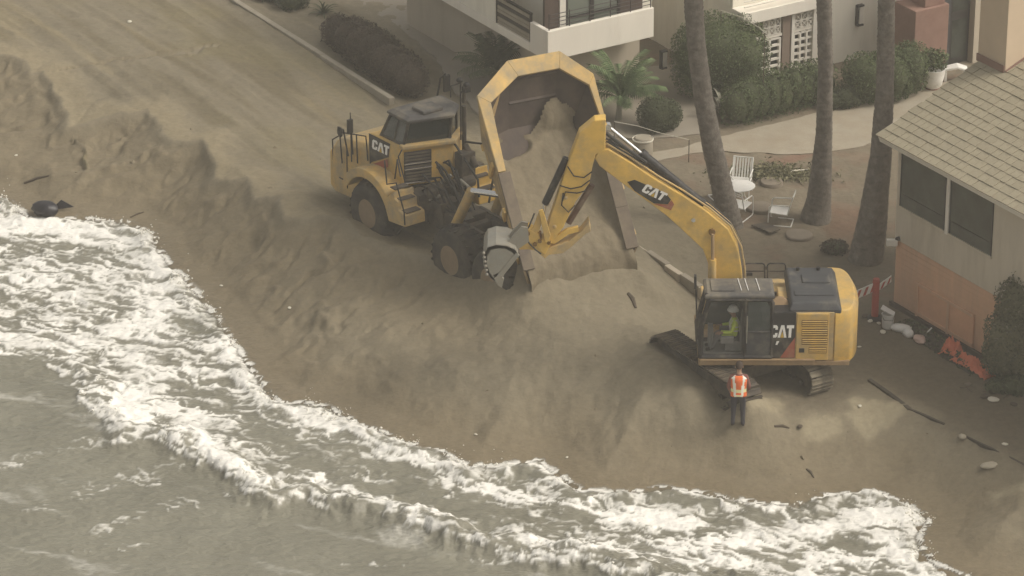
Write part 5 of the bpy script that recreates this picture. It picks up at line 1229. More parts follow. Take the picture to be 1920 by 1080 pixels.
# shakes: every one that shows is a piece of its own
sr = random.Random(11); shk = []
for w in (.22, .27, .32, .38):
    q = MB(); q.add([(-w/2, 0, .028), (w/2, 0, .034), (w/2, .50, .004), (-w/2, .50, .002), (-w/2, 0, 0), (w/2, 0, 0), (w/2, .5, -.012), (-w/2, .5, -.012)], [(0,1,2,3),(7,6,5,4),(0,4,5,1),(1,5,6,2),(2,6,7,3),(3,7,4,0)])
    shk.append((w, q))
shm = {}
nsh = 0; rot = Matrix((Vector(U), Vector((V[0], V[1], pitch)).normalized(), Vector((-V[0]*pitch, -V[1]*pitch, 1)).normalized())).transposed().to_euler()
rest = MB()
for k in range(22):
    v = -.10+.275*k; a = sr.uniform(-.08, .0)
    while a < 14.5:
        w, q = sr.choice(shk); w2 = w+.012
        pc = RP(a+w/2, v, .014+sr.uniform(0, .012))
        wp = pc+np.array(bD.location); r_ = wp-_C; sx = 960+_F*r_[0]/(r_ @ _fw)
        if nsh < 300 and sx < 1932 and k < 15:
            if w not in shm:
                o = q.build('shake', M['shake'] if w < .3 else M['shake_b'], bD); shm[w] = o.data
            else: o = link('shake', shm[w], bD)
            o.location = tuple(pc); o.rotation_euler = (rot[0], rot[1], rot[2]); nsh += 1
            o.rotation_euler.rotate_axis('Z', R(sr.uniform(-1.2, 1.2)))
        else:
            rm_ = rot.to_matrix(); rest.add([rm_ @ p+Vector(tuple(pc)) for p in q.v], q.f)
        a += w2
tag(rest.build('shake_field', M['shake'], bD), kind='stuff')
# upper block standing on the roof
nn_ = np.array([-V[0]*pitch, -V[1]*pitch, 1.0]); pk = PP(1884, 138, E0, nn_); pl_ = PP(1836, 110, E0, nn_); ln = (pk-pl_) @ U
mb = MB(); b0 = pk-np.array(bD.location)-np.array([0, 0, .5])
mb.prism([b0, b0+V*4, b0+V*4-U*ln, b0-U*ln], (0, 0, 5.5)); mb.build('upper_block', M['beige'], bD, bevel=.01)
mb = MB(); mb.prism([b0-V*.02+[0, 0, .5], b0-U*ln-V*.02+[0, 0, .5], b0-U*ln-V*.02+[0, 0, .72], b0-V*.02+[0, 0, .72]], -V*.03); mb.build('flashing', M['brick'], bD)
mb = MB(); mb.prism([b0+U*.02+[0, 0, .45], b0+U*.02+V*3+[0, 0, .45+3*pitch], b0+U*.02+V*3+[0, 0, .6+3*pitch], b0+U*.02+[0, 0, .6]], U*.03); mb.build('flashing', M['brick'], bD)
# corner light box
q = hw.pt(-.02, hw.at(1672, 448)[1], .05); lb = empty('wall_light', q, 0, 'small white box light on the seaward corner of the beach house', 'lamp')
mb = MB(); mb.prism([(-.18, -.04, -.09), (.12, -.04, -.09), (.12, -.04, .09), (-.18, -.04, .09)], (0, -.14, 0)); mb.build('housing', M['white_frame'], lb, bevel=.01)
mb = MB(); mb.cyl((.10, -.1, .10), (.16, -.2, .16), .06, 10); mb.build('sensor', M['dark_frame'], lb)

# ================================================================== low sea wall along the yard
def along(p, a, off=0.0, z=0.0): return np.array([p[0], p[1], 0])+U*a+V*off+np.array([0, 0, z])
S0 = G(730, 190, .12)
sw = empty('low_wall', W3(S0, 0), 0, 'low pale concrete kerb wall running from the top edge down to the truck', 'wall')
a = -14.0; k = 0
wr = random.Random(5)
while a < -.2:
    ln_ = min(2.4, -a); mb = MB(); dz = wr.uniform(-.02, .02)
    mb.prism([along((0, 0), a+.01, 0, -.4), along((0, 0), a+ln_-.01, 0, -.4), along((0, 0), a+ln_-.01, 0, .20+dz), along((0, 0), a+.01, 0, .20+dz)], V*.20); mb.build('coping_block', M['concrete'], sw, bevel=.02); a += 2.4
S1 = G(1197, 463, .42); S2 = G(1312, 535, .38); L12 = np.linalg.norm((S2-S1)[:2]); d12 = (S2-S1)/L12; d12[2] = 0
sw2 = empty('low_wall', W3(S1, 0), 0, 'broken low concrete wall standing between the sand pile and the yard', 'wall')
a = -.3
for ln_, zt_, zl_ in ((.62, .40, -.05), (1.0, .40, .03), (.7, .36, -.02), (.9, .34, .02), (1.6, .30, 0)):
    mb = MB(); P = [d12*a+np.array([0, 0, -.5]), d12*(a+ln_-.02)+np.array([0, 0, -.5]), d12*(a+ln_-.02)+np.array([0, 0, zt_-.03]), d12*a+np.array([0, 0, zt_])]
    P = [p+V*zl_ for p in P]; mb.prism(P, V*.18); mb.build('wall_panel', M['concrete'] if zl_ > 0 else M['stucco_tan'], sw2, bevel=.015); a += ln_
# half buried timber on the right
M['wet_timber'] = mat('wet_timber', (.055, .045, .035), .8, .25, 5, .003, 25, (.14, .115, .08), .25, 1.5)
tb = empty('timber_edging', W3(G(1625, 715), 0), 0, 'dark half buried timber edging running to the right edge', 'edging')
for p0, p1, h, t in (((1626, 714), (1702, 770), .10, .12), ((1700, 766), (1770, 797), .05, .07), ((1806, 818), (1925, 876), .05, .07)):
    a_, b_ = gland(*p0)-np.array(tb.location), gland(*p1)-np.array(tb.location); d_ = (b_-a_)/np.linalg.norm(b_-a_); s_ = np.array([-d_[1], d_[0], 0]); mb = MB()
    mb.prism([a_+[0, 0, -.15], b_+[0, 0, -.15], b_+[0, 0, h*.6], (a_+b_)/2+[0, 0, h*.8], a_+[0, 0, h*.5]], s_*t); mb.build('plank', M['wet_timber'], tb, bevel=.012)

# ================================================================== paths
def pad(name, pts, z, m_, label, step=24):
    base = [G(a, b_, 0) for a, b_ in pts]; out = []
    for i in range(len(base)):
        p, q = base[i], base[(i+1) % len(base)]; n = max(2, int(np.linalg.norm(q-p)/.25))
        for t in range(n):
            c_ = p+(q-p)*t/n; out.append((c_[0]+.10*perlin(np.array([c_[0]*1.7]), np.array([c_[1]*1.7]), 3)[0], c_[1]+.10*perlin(np.array([c_[0]*1.7+9]), np.array([c_[1]*1.7]), 4)[0], z))
    mb = MB(); mb.prism(out, (0, 0, -.25)); return tag(mb.build(name, m_), label, None, None, 'structure')
M['path'] = mat('sandy_path', (.325, .285, .22), .95, .12, 1.6, .006, 18, (.265, .215, .15), .4, .9)
M['drive'] = mat('grey_paving', (.255, .225, .180), .95, .08, 1.2, .003, 25, (.29, .25, .19), .35, .5)
pad('path', [(1195, 292), (1280, 278), (1330, 262), (1420, 240), (1560, 205), (1720, 165), (1850, 140), (1860, 215), (1720, 252), (1640, 268), (1560, 285), (1500, 290), (1330, 284), (1225, 302)], .022, M['path'], 'pale sandy garden path behind the yard')
pad('driveway', [(560, -60), (1000, -60), (1100, 60), (1180, 130), (1290, 118), (1330, 250), (1200, 262), (1000, 240), (900, 215), (850, 170), (820, 110), (740, 45), (640, 0)], .02, M['drive'], 'grey paved forecourt in front of the balcony house')

# ================================================================== plants
def leafmat(name, c0, c1, tr=0.25):
    m = bpy.data.materials.new(name); m.use_nodes = True; N, L = m.node_tree.nodes, m.node_tree.links; b = N['Principled BSDF']
    g = N.new('ShaderNodeNewGeometry'); cr = N.new('ShaderNodeValToRGB'); cr.color_ramp.elements[0].color = (*c0, 1); cr.color_ramp.elements[1].color = (*c1, 1)
    L.new(g.outputs['Random Per Island'], cr.inputs[0]); L.new(cr.outputs[0], b.inputs['Base Color']); b.inputs['Roughness'].default_value = .75; b.inputs['Specular IOR Level'].default_value = .25
    return m
M['leaf_dark'] = leafmat('leaf_dark', (.045, .055, .028), (.105, .118, .062)); M['leaf_green'] = leafmat('leaf_green', (.055, .075, .030), (.135, .165, .075)); M['leaf_brown'] = leafmat('leaf_brown', (.048, .040, .028), (.11, .085, .062))
M['leaf_olive'] = leafmat('leaf_olive', (.085, .085, .045), (.20, .19, .115)); M['leaf_palm'] = leafmat('leaf_palm', (.055, .085, .035), (.14, .19, .085)); M['leaf_grey'] = leafmat('leaf_grey', (.13, .125, .095), (.30, .285, .22)); M['bark'] = mat('bark', (.12, .095, .07), .95, .25, 8, .01, 25)
M['trunk'] = mat('palm_trunk', (.150, .130, .108), .95, .35, 6, .02, 14, (.30, .275, .235), .28, 4.5); M['clip'] = leafmat('clippings', (.10, .10, .05), (.24, .22, .13))
def leaf_quads(P, Nn, size, rg):
    n = len(P); t = rg.normal(size=(n, 3)); t -= (t*Nn).sum(1, keepdims=True)*Nn*.75; t /= np.linalg.norm(t, axis=1, keepdims=True)
    s = np.cross(Nn, t); s /= np.linalg.norm(s, axis=1, keepdims=True)+1e-9; L_ = size*rg.uniform(.6, 1.4, (n, 1)); w = L_*rg.uniform(.35, .6, (n, 1)); bow = Nn*L_*.15
    return np.stack([P-t*L_*.5, P+s*w*.5+bow, P+t*L_*.5, P-s*w*.5+bow], 1).reshape(-1, 3), np.arange(n*4).reshape(-1, 4)
def quad_mesh(name, v, f, m_, parent):
    me = bpy.data.meshes.new(name); me.from_pydata(v.tolist(), [], f.tolist()); me.materials.append(m_); return link(name, me, parent)
def bush(name, label, cat, base, blobs, n, leaf, m_, seed, group=None, boxy=0.0, stem=True, fill='leaf_dark'):
    """blobs: (dx, dy, z, rx, ry, rz) ellipsoids round the base; leaves fill their shells unevenly"""
    rg = np.random.default_rng(seed); root = empty(name, base, 0, label, cat, group); tot = sum(b_[3]*b_[4]+b_[3]*b_[5]+b_[4]*b_[5] for b_ in blobs); V_, F_ = [], []; off = 0
    for b_ in blobs:
        k = int(n*(b_[3]*b_[4]+b_[3]*b_[5]+b_[4]*b_[5])/tot); d_ = rg.normal(size=(k, 3)); d_ /= np.linalg.norm(d_, axis=1, keepdims=True)
        if boxy > 0: e = d_/np.max(np.abs(d_), axis=1, keepdims=True); d2_ = d_*(1-boxy)+e*boxy
        else: d2_ = d_
        lump = 1+.26*fbm(d_[:, 0]*2.3+seed, d_[:, 1]*2.3+d_[:, 2]*1.9, 3, seed)+.07*fbm(d_[:, 0]*7, d_[:, 2]*7+d_[:, 1]*5, 2, seed+1)
        r_ = lump*(1-np.abs(rg.normal(0, .13, k))+.03*rg.random(k)); P = d2_*r_[:, None]*np.array(b_[3:6])+np.array(b_[:3])
        P = P[P[:, 2] > .02]; d_ = d_[:len(P)] if len(P) == k else (P-np.array(b_[:3]))/np.linalg.norm(P-np.array(b_[:3]), axis=1, keepdims=True)
        nn2 = d_+rg.normal(0, .5, d_.shape); nn2 /= np.linalg.norm(nn2, axis=1, keepdims=True)
        v, f = leaf_quads(P, nn2, leaf, rg); V_.append(v); F_.append(f+off); off += len(v)
    quad_mesh('foliage', np.concatenate(V_), np.concatenate(F_), M[m_], root)
    mb = MB()                              # twiggy heart that carries the leaves
    for b_ in blobs:
        mb.ball(b_[:3], (b_[3]*.80, b_[4]*.80, b_[5]*.80), 12, 8)
    mb.build('heart', M[fill], root, smooth=True)
    if stem:
        mb = MB()
        for b_ in blobs[:4]: mb.tube([(b_[0]*.3, b_[1]*.3, -.1), (b_[0]*.7, b_[1]*.7, b_[2]*.5), (b_[0], b_[1], b_[2])], [.05, .04, .02], 6)
        mb.build('stem', M['bark'], root)
    return root
def uv(a, v, z, ru, rv, rz): return (U[0]*a+V[0]*v, U[1]*a+V[1]*v, z, ru, rv, rz)
hb = G(700, 128)
bush('hedge', 'long dark brown hedge along the forecourt left of the truck cab', 'hedge', hb, [uv(-2.3, 0, .5, .55, .6, .6), uv(-1.5, .05, .55, .7, .7, .7), uv(-.6, 0, .6, .75, .75, .78), uv(.3, -.05, .62, .8, .75, .8), uv(1.15, -.1, .6, .75, .7, .75), uv(1.9, -.1, .55, .75, .65, .72), uv(2.55, -.1, .5, .6, .55, .62)], 18000, .085, 'leaf_brown', 21, fill='leaf_brown')
bush('hedge', 'short dark hedge at the top edge beside the kerb wall', 'hedge', G(535, 10), [uv(-1.6, .1, .45, .8, .5, .5), uv(-.5, 0, .45, .9, .55, .55), uv(.5, 0, .4, .6, .5, .45)], 5000, .085, 'leaf_dark', 22, fill='leaf_dark')
bush('shrub', 'round dark shrub beside the palm with the leaning trunk', 'shrub', G(1237, 245), [(-.1, 0, .55, .62, .6, .6), (.25, .1, .5, .45, .45, .5)], 5200, .075, 'leaf_dark', 23)
bush('clipped_tree', 'large clipped round green bush left of the lattice windows', 'tree', G(1345, 178), [(0, 0, 1.40, 1.30, 1.2, 1.32), (.6, 0, 1.25, 1.0, 1.0, 1.2), (-.55, .1, 1.2, .95, 1.0, 1.15)], 17000, .085, 'leaf_green', 24, boxy=.25)
bush('hedge', 'clipped green hedge in front of the lattice windows', 'hedge', G(1452, 212), [(V[0]*a, V[1]*a, .60+h_, .50, .44, .70+h_) for a, h_ in ((-1.45, -.05), (-1.05, .06), (-.6, .0), (-.2, .08), (.25, .02), (.65, .10), (1.1, .03), (1.5, .07), (1.85, -.04))], 13000, .085, 'leaf_green', 25, boxy=.65)
bush('shrub', 'rounded green shrub under the plain white wall between two palms', 'shrub', G(1640, 188), [(-.3, -.1, .8, .8, .7, .85), (.45, .1, .8, .75, .7, .9), (1.1, .5, .9, .6, .6, .9)], 10000, .085, 'leaf_green', 26, boxy=.2)
bush('shrub', 'low grey green bush between the hedge and the rounded shrub', 'shrub', G(1585, 200), [(0, 0, .3, .5, .4, .4), (-.4, -.1, .25, .4, .35, .32)], 2600, .08, 'leaf_dark', 27)
bush('shrub', 'pale speckled bush against the lower wall at the right edge', 'shrub', G(1893, 705), [(0, 0, 1.1, .78, .7, 1.0), (.2, .1, 2.0, .72, .65, 1.0), (.45, -.2, .7, .8, .7, .7), (-.2, -.1, .6, .6, .55, .6)], 9500, .10, 'leaf_olive', 28, fill='leaf_olive')
ps = G(1893, 705); rg = np.random.default_rng(3); d_ = rg.normal(size=(520, 3)); d_ /= np.linalg.norm(d_, axis=1, keepdims=True); P = d_*np.array([.68, .62, 1.25])*rg.uniform(.9, 1.03, (520, 1))+np.array([.05, 0, 1.25]); P = P[P[:, 2] > .1]
v, f = leaf_quads(P, P/np.linalg.norm(P, axis=1, keepdims=True), .085, rg); fo_ = quad_mesh('blossom', v, f, M['leaf_grey'], [o for o in bpy.data.objects if o.get('label', '').startswith('pale speckled')][0])
bush('shrub', 'low dark tuft on the dirt right of the patio chair', 'shrub', gland(1565, 472), [(0, 0, .12, .42, .35, .22)], 900, .08, 'leaf_brown', 29, stem=False)
bush('shrub', 'straggly grey plant at the foot of the house wall bottom right', 'shrub', gland(1905, 735), [(0, 0, .18, .5, .4, .3), (-.5, .1, .1, .35, .3, .2)], 900, .10, 'leaf_dark', 30, stem=False)
def spiky(name, label, cat, base, n, length, width, m_, seed, up=.5, group=None, trunk=0.0, leaflets=False):
    """rosette of long arching leaves, each a child of the plant"""
    rg = random.Random(seed); root = empty(name, base, 0, label, cat, group)
    if trunk > 0: mb = MB(); mb.tube([(-.05, 0, -.1), (-.02, 0, trunk*.5), (0, 0, trunk)], [.11, .09, .08], 8); mb.build('trunk', M['leaf_grey'] if leaflets else M['bark'], root, smooth=True)
    shared = []
    for k in range(4):
        mb = MB(); N_ = 8; drop = rg.uniform(.5, .9); L_ = length*rg.uniform(.85, 1.1)
        pts = [(L_*t*math.cos(.3*t), 0, up*L_*t*1.3-drop*L_*t*t) for t in np.linspace(0, 1, N_)]
        if not leaflets:
            for i in range(N_-1):
                w0, w1 = width*(1-(i/N_)**1.5), width*(1-((i+1)/N_)**1.5); a_, b_ = pts[i], pts[i+1]
                mb.add([(a_[0], -w0/2, a_[2]+w0*.2), (a_[0], 0, a_[2]), (a_[0], w0/2, a_[2]+w0*.2), (b_[0], -w1/2, b_[2]+w1*.2), (b_[0], 0, b_[2]), (b_[0], w1/2, b_[2]+w1*.2)], [(0, 1, 4, 3), (1, 2, 5, 4)])
        else:
            mb.tube(pts, [.018*(1-.7*i/N_) for i in range(N_)], 4)
            for t in np.linspace(.18, 1, 20):
                i = min(int(t*(N_-1)), N_-2); fr_ = t*(N_-1)-i; c_ = [pts[i][j]*(1-fr_)+pts[i+1][j]*fr_ for j in range(3)]; ll = width*(1-.75*abs(t-.45))
                for s in (-1, 1): mb.add([(c_[0]-.02, 0, c_[2]), (c_[0]+.03, 0, c_[2]+.005), (c_[0]+ll*.55, s*ll, c_[2]-ll*.45), (c_[0]+ll*.5, s*ll*.97, c_[2]-ll*.45)], [(0, 1, 2, 3)])
        shared.append(mb)
    ms = [None]*4
    for k in range(n):
        j = k % 4
        if ms[j] is None: o = shared[j].build('frond' if leaflets else 'leaf', M[m_], root); ms[j] = o.data
        else: o = link('frond' if leaflets else 'leaf', ms[j], root)
        o.location = (0, 0, trunk); o.rotation_euler = (0, rg.uniform(-.75, .35), k*2.399+rg.uniform(-.2, .2)); sc_ = rg.uniform(.75, 1.1); o.scale = (sc_,)*3
    return root
spiky('fan_palm', 'dark green young palm left of the balcony parapet', 'palm', G(930, 165), 36, 1.35, .32, 'leaf_dark', 31, .75, trunk=.6, leaflets=True)
spiky('cycad', 'bright green cycad with a pale stem below the balcony', 'palm', G(1162, 225), 46, 1.4, .30, 'leaf_palm', 32, .75, trunk=.75, leaflets=True)
spiky('agave', 'dark agave with pointed leaves at the top beside the brown hedge', 'plant', G(606, 28), 22, .62, .10, 'leaf_dark', 33, .9)
spiky('agave', 'pale grey agave at the near end of the clipped hedge', 'plant', G(1352, 215), 24, .75, .14, 'leaf_grey', 34, 1.1)
# palm trunks with crowns above the picture
def palm(label, pts, radii, height, seed):
    b_ = G(*pts[0]); root = empty('palm_tree', b_, 0, label, 'palm tree', 'tall palms in the yard'); q = [YP(a, c_, b_[1])-b_ for a, c_ in pts]; q[0] = np.array([0, 0, -.2]); d_ = (q[-1]-q[-2])/np.linalg.norm(q[-1]-q[-2]); d_ = d_*.5+np.array([0, 0, .5]); d_ /= np.linalg.norm(d_)
    top = q[-1]+d_*(height-q[-1][2]); q = np.array(q+[top]); s = np.r_[0, np.cumsum(np.linalg.norm(np.diff(q, axis=0), axis=1))]
    t = np.arange(0, s[-1], .045); P = np.stack([np.interp(t, s, q[:, i]) for i in range(3)], 1)
    for _ in range(30): P[1:-1] = .25*P[:-2]+.5*P[1:-1]+.25*P[2:]
    rr = np.interp(t, s, list(radii)+[radii[-1]*.85])
    na = 20; ang_ = np.linspace(0, 2*math.pi, na, endpoint=False); rings = []
    for i, p in enumerate(P):
        ridge = .020*(((t[i]*7.5+.5*math.sin(t[i]*3.1+seed)) % 1.0)**2)*(.4+.6*abs(math.sin(t[i]*1.7+seed)))-.004
        r_ = rr[i]*(1+.06*fbm(np.cos(ang_)*1.2+seed, np.sin(ang_)*1.2+t[i]*.9, 2, seed)+.07*fbm(np.cos(ang_)*4+seed, np.sin(ang_)*4+t[i]*7, 3, seed+5))+ridge
        rings.append([(p[0]+r_[j]*math.cos(ang_[j]), p[1]+r_[j]*math.sin(ang_[j]), p[2]) for j in range(na)])
    mb = MB(); mb.loft(rings); mb.build('trunk', M['trunk'], root, smooth=True)
    global _fr
    for k in range(26):
        if _fr is None:
            mb = MB(); pts_ = [(2.3*u_, 0, .9*u_-1.9*u_*u_) for u_ in np.linspace(0, 1, 9)]; mb.tube(pts_, [.03*(1-.8*i/9) for i in range(9)], 4)
            for u_ in np.linspace(.25, 1, 26):
                c_ = (2.3*u_, 0, .9*u_-1.9*u_*u_); ll = .62*(1-.6*abs(u_-.5))
                for s_ in (-1, 1): mb.add([(c_[0]-.03, 0, c_[2]), (c_[0]+.03, 0, c_[2]), (c_[0]+.35, s_*ll, c_[2]-.3), (c_[0]+.33, s_*ll, c_[2]-.3)], [(0, 1, 2, 3)])
            o = mb.build('frond', M['leaf_palm'], root); _fr = o.data
        else: o = link('frond', _fr, root)
        o.location = tuple(P[-1]); o.rotation_euler = (0, random.uniform(-.9, .5), k*2.399)
_fr = None
palm('leaning palm trunk rising beside the white slatted chair', [(1376, 428), (1358, 370), (1335, 270), (1318, 180), (1305, 80), (1300, 0)], [.36, .33, .30, .28, .27, .27], 14.5, 1)
palm('straight palm trunk right of the patio chair', [(1527, 412), (1536, 370), (1545, 250), (1548, 120), (1545, 0)], [.50, .36, .24, .22, .22], 14.0, 2)
palm('thick palm trunk next to the beach house corner', [(1622, 485), (1636, 410), (1652, 290), (1660, 150), (1662, 0)], [.52, .42, .31, .25, .24], 13.5, 3)
# ================================================================== yard furniture and odds and ends
M['plastic_white'] = mat('white_plastic', (.74, .72, .67), .5, .06, 6, dirt=DUST, dirt_amt=.12, dscale=4)
M['bag_white'] = mat('white_bag', (.72, .71, .68), .6, .08, 8, .004, 25); M['tub_pink'] = mat('pinkish_tub', (.55, .40, .34), .7, .1, 8)
M['red_plastic'] = mat('red_plastic', (.42, .075, .055), .6, .1, 6, dirt=DUST, dirt_amt=.15, dscale=3); M['orange_net'] = mat('orange_netting', (.58, .175, .10), .7, .12, 6)
M['black_bag'] = mat('black_plastic', (.018, .017, .022), .35, .2, 6, .006, 18); M['rock'] = mat('pale_rock', (.36, .32, .245), .95, .12, 5, .01, 12); M['soil'] = mat('dark_soil', (.075, .062, .05), .97, .25, 9, .01, 25)
M['stone'] = mat('stepping_stone', (.205, .172, .132), .95, .12, 4, .004, 25); M['scrap'] = mat('pale_scrap', (.62, .58, .48), .8, .1, 10); M['stick'] = mat('dark_stick', (.09, .07, .05), .9, .2, 10)
# ---- round patio table
tp = gland(1386, 388); tz = .70
ta = empty('patio_table', tp, 0, 'round white patio table beside the leaning palm', 'table')
mb = MB(); mb.lathe([(.02, tz-.05), (.38, tz-.05), (.445, tz-.035), (.455, tz-.01), (.44, tz), (.02, tz+.004)], (0, 0, 0), (0, 0, 1), 40); mb.build('tabletop', M['plastic_white'], ta, smooth=True)
for k in range(4):
    a = k*math.pi/2+.5; mb = MB(); mb.tube([(.10*math.cos(a), .10*math.sin(a), tz-.05), (.16*math.cos(a), .16*math.sin(a), .35), (.36*math.cos(a), .36*math.sin(a), -.02)], .02, 7); mb.build('leg', M['plastic_white'], ta, smooth=True)
# ---- slatted chair behind the table
def slat_chair(p, rz, label):
    c = empty('slatted_chair', p, rz, label, 'chair', 'white slatted patio chairs')
    for i in range(7):
        x = -.25+i*.083; mb = MB(); mb.prism([(x-.022, .22, .42), (x+.022, .22, .42), (x+.022, .47, .98), (x-.022, .47, .98)], (0, .018, 0)); mb.build('back_slat', M['plastic_white'], c)
    for i in range(6):
        y = -.24+i*.085; mb = MB(); mb.box((0, y, .42), (.52, .06, .018)); mb.build('seat_slat', M['plastic_white'], c)
    for nm, pts in (('top_rail', [(-.30, .475, .97), (.30, .475, .97)]), ('arm', [(-.31, .32, .66), (-.31, -.26, .64), (-.31, -.28, .40)]), ('arm', [(.31, .32, .66), (.31, -.26, .64), (.31, -.28, .40)]), ('seat_rail', [(-.28, -.27, .40), (-.28, .24, .40)]), ('seat_rail', [(.28, -.27, .40), (.28, .24, .40)]), ('back_post', [(-.29, .22, .42), (-.29, .48, .99)]), ('back_post', [(.29, .22, .42), (.29, .48, .99)])):
        mb = MB(); mb.tube(pts, .02, 7); mb.build(nm, M['plastic_white'], c, smooth=True)
    for sx in (-1, 1):
        for y, y2 in ((-.27, -.30), (.22, .34)): mb = MB(); mb.tube([(sx*.29, y, .41), (sx*.30, y2, -.02)], .02, 7); mb.build('leg', M['plastic_white'], c, smooth=True)
    return c
slat_chair(gland(1388, 362), R(-12), 'white chair with a slatted back standing behind the round table')
# ---- tubular patio chairs with sled bases
def tube_chair(p, rz, label):
    c = empty('patio_chair', p, rz, label, 'chair', 'white tubular patio chairs'); w = .29; mt = M['plastic_white']
    for s in (-1, 1):
        mb = MB(); mb.tube([(-.30, s*w, .02), (.32, s*w, .02), (.38, s*w, .06), (.36, s*w, .40), (.34, s*w, .60), (.28, s*w, .66), (-.22, s*w, .68)], .019, 8); mb.build('side_frame', mt, c, smooth=True)
        mb = MB(); mb.tube([(.33, s*w*.94, .42), (-.18, s*w*.94, .38), (-.34, s*w*.9, .96)], .017, 8); mb.build('seat_frame', mt, c, smooth=True)
    mb = MB(); mb.loft([[(.34, -w*.9, .425), (.34, w*.9, .425), (.34, w*.9, .395), (.34, -w*.9, .395)], [(.05, -w*.9, .40), (.05, w*.9, .40), (.05, w*.9, .375), (.05, -w*.9, .375)], [(-.17, -w*.9, .395), (-.17, w*.9, .395), (-.18, w*.9, .365), (-.18, -w*.9, .365)]]); mb.build('seat', mt, c, bevel=.008)
    mb = MB(); mb.tube([(-.34, -w*.9, .96), (-.36, 0, .99), (-.34, w*.9, .96)], .019, 8); mb.build('top_rail', mt, c, smooth=True)
    for z, x in ((.80, -.29), (.88, -.315)): mb = MB(); mb.tube([(x, -w*.88, z), (x-.02, 0, z+.01), (x, w*.88, z)], .012, 6); mb.build('back_rail', mt, c, smooth=True)
    mb = MB(); mb.tube([(-.30, -w, .02), (-.30, w, .02)], .019, 8); mb.build('base_rail', mt, c, smooth=True)
    return c
tube_chair(gland(1466, 418), R(168), 'white tubular chair facing the table left of the straight palm')
tube_chair(gland(1384, 408), R(60), 'white tubular chair half hidden between the table and leaning palm')
tube_chair(gland(1352, 372), R(-70), 'white tubular chair mostly hidden behind the leaning palm trunk')
# ---- round stepping stones and a board
def stone(px, py, r, h, label, name='stepping_stone', mt='stone', sq=1.0):
    p = gland(px, py); ang_ = np.linspace(0, 2*math.pi, 28, endpoint=False); rings = []
    for k, (f, z) in enumerate(((1.0, -.08), (1.0, h*.75), (.94, h), (.3, h+.01))): rings.append([(r*f*math.cos(a)*(1+.04*math.sin(3*a+px)), r*sq*f*math.sin(a)*(1+.04*math.cos(2*a)), z) for a in ang_])
    mb = MB(); mb.loft(rings); o = mb.build(name, M[mt], smooth=True); o.location = tuple(p); return tag(o, label, 'stone', 'round stones in the yard')
stone(1497, 444, .40, .10, 'flat round stone right of the dark board by the patio chair'); stone(1446, 346, .34, .12, 'round stone right of the patio table near the clippings')
stone(1424, 392, .40, .10, 'large flat round stone between the patio table and chair')
mb = MB(); p = gland(1436, 432); mb.prism([(-.42, .22, .05), (.05, .40, .05), (.42, -.12, .07), (.10, -.34, .05)], (0, 0, .04)); o = mb.build('paving_board', M['dark_steel'], bevel=.005); o.location = tuple(p); tag(o, 'dark square board lying on the dirt below the patio chair', 'board')
# ---- heap of green clippings: leaves beyond counting
rg = np.random.default_rng(8); pc = gland(1448, 328); n = 1500; P = np.c_[rg.normal(0, .75, n), rg.normal(0, .32, n), np.abs(rg.normal(0, .07, n))+.02]; P[:, 2] *= np.exp(-(P[:, 0]/.9)**2)+.3
v, f = leaf_quads(P, np.c_[rg.normal(0, .6, (n, 2)), np.ones(n)]/np.linalg.norm(np.c_[rg.normal(0, .6, (n, 2)), np.ones(n)], axis=1, keepdims=True), .13, rg); o = quad_mesh('clippings', v, f, M['clip'], None); o.location = tuple(pc); tag(o, 'heap of pale green garden clippings behind the patio table', 'clippings', None, 'stuff')
for k, (a, b_, c_, d_) in enumerate(((1462, 334, 1515, 320), (1470, 322, 1500, 338), (1410, 318, 1445, 310))):
    p, q = gland(a, b_), gland(c_, d_); mb = MB(); mb.tube([p+[0, 0, .03], (p+q)/2+[0, .05, .10], q+[0, 0, .04]], [.03, .025, .012], 6); o = mb.build('branch', M['stick' if k else 'scrap'], smooth=True)
    tag(o, ['long pale cut branch on the right of the clippings', 'short dark branch crossing the clippings heap', 'dark branch behind the slatted chair'][k], 'branch')
# ---- potted plant on the terrace and a white bench end
pp_ = G(1748, 166); pt = empty('flower_pot', pp_, 0, 'round white flower pot with a green plant by the brown chimney', 'plant pot')
mb = MB(); mb.lathe([(.02, .06), (.22, .06), (.30, .16), (.36, .42), (.385, .66), (.40, .70), (.36, .70), (.34, .62), (.02, .60)], (0, 0, 0), (0, 0, 1), 28); mb.build('pot', M['plastic_white'], pt, smooth=True)
mb = MB(); mb.lathe([(.02, 0), (.24, 0), (.22, .06), (.02, .06)], (0, 0, 0), (0, 0, 1), 20); mb.build('pot_foot', M['brick'], pt, smooth=True)
rg = np.random.default_rng(12); d_ = rg.normal(size=(900, 3)); d_ /= np.linalg.norm(d_, axis=1, keepdims=True); P = d_*np.array([.46, .42, .36])*rg.uniform(.4, 1.1, (900, 1))+np.array([0, 0, .98]); P = P[P[:, 2] > .68]
v, f = leaf_quads(P, d_[:len(P)], .12, rg); quad_mesh('foliage', v, f, M['leaf_green'], pt)
pb_ = G(1788, 150); bn = empty('white_planter', pb_, 0, 'white curved garden seat behind the roof edge beside the flower pot', 'garden seat')
mb = MB(); mb.loft([[(-.34, -.16, .34), (-.34, .16, .34), (-.34, .16, .42), (-.34, -.16, .42)], [(.1, -.2, .44), (.1, .2, .44), (.1, .2, .52), (.1, -.2, .52)], [(.42, -.18, .34), (.42, .18, .34), (.42, .18, .42), (.42, -.18, .42)]]); mb.build('seat', M['plastic_white'], bn, bevel=.02)
for x in (-.28, .34): mb = MB(); mb.box((x, 0, .17), (.08, .3, .36)); mb.build('leg', M['plastic_white'], bn, bevel=.01)
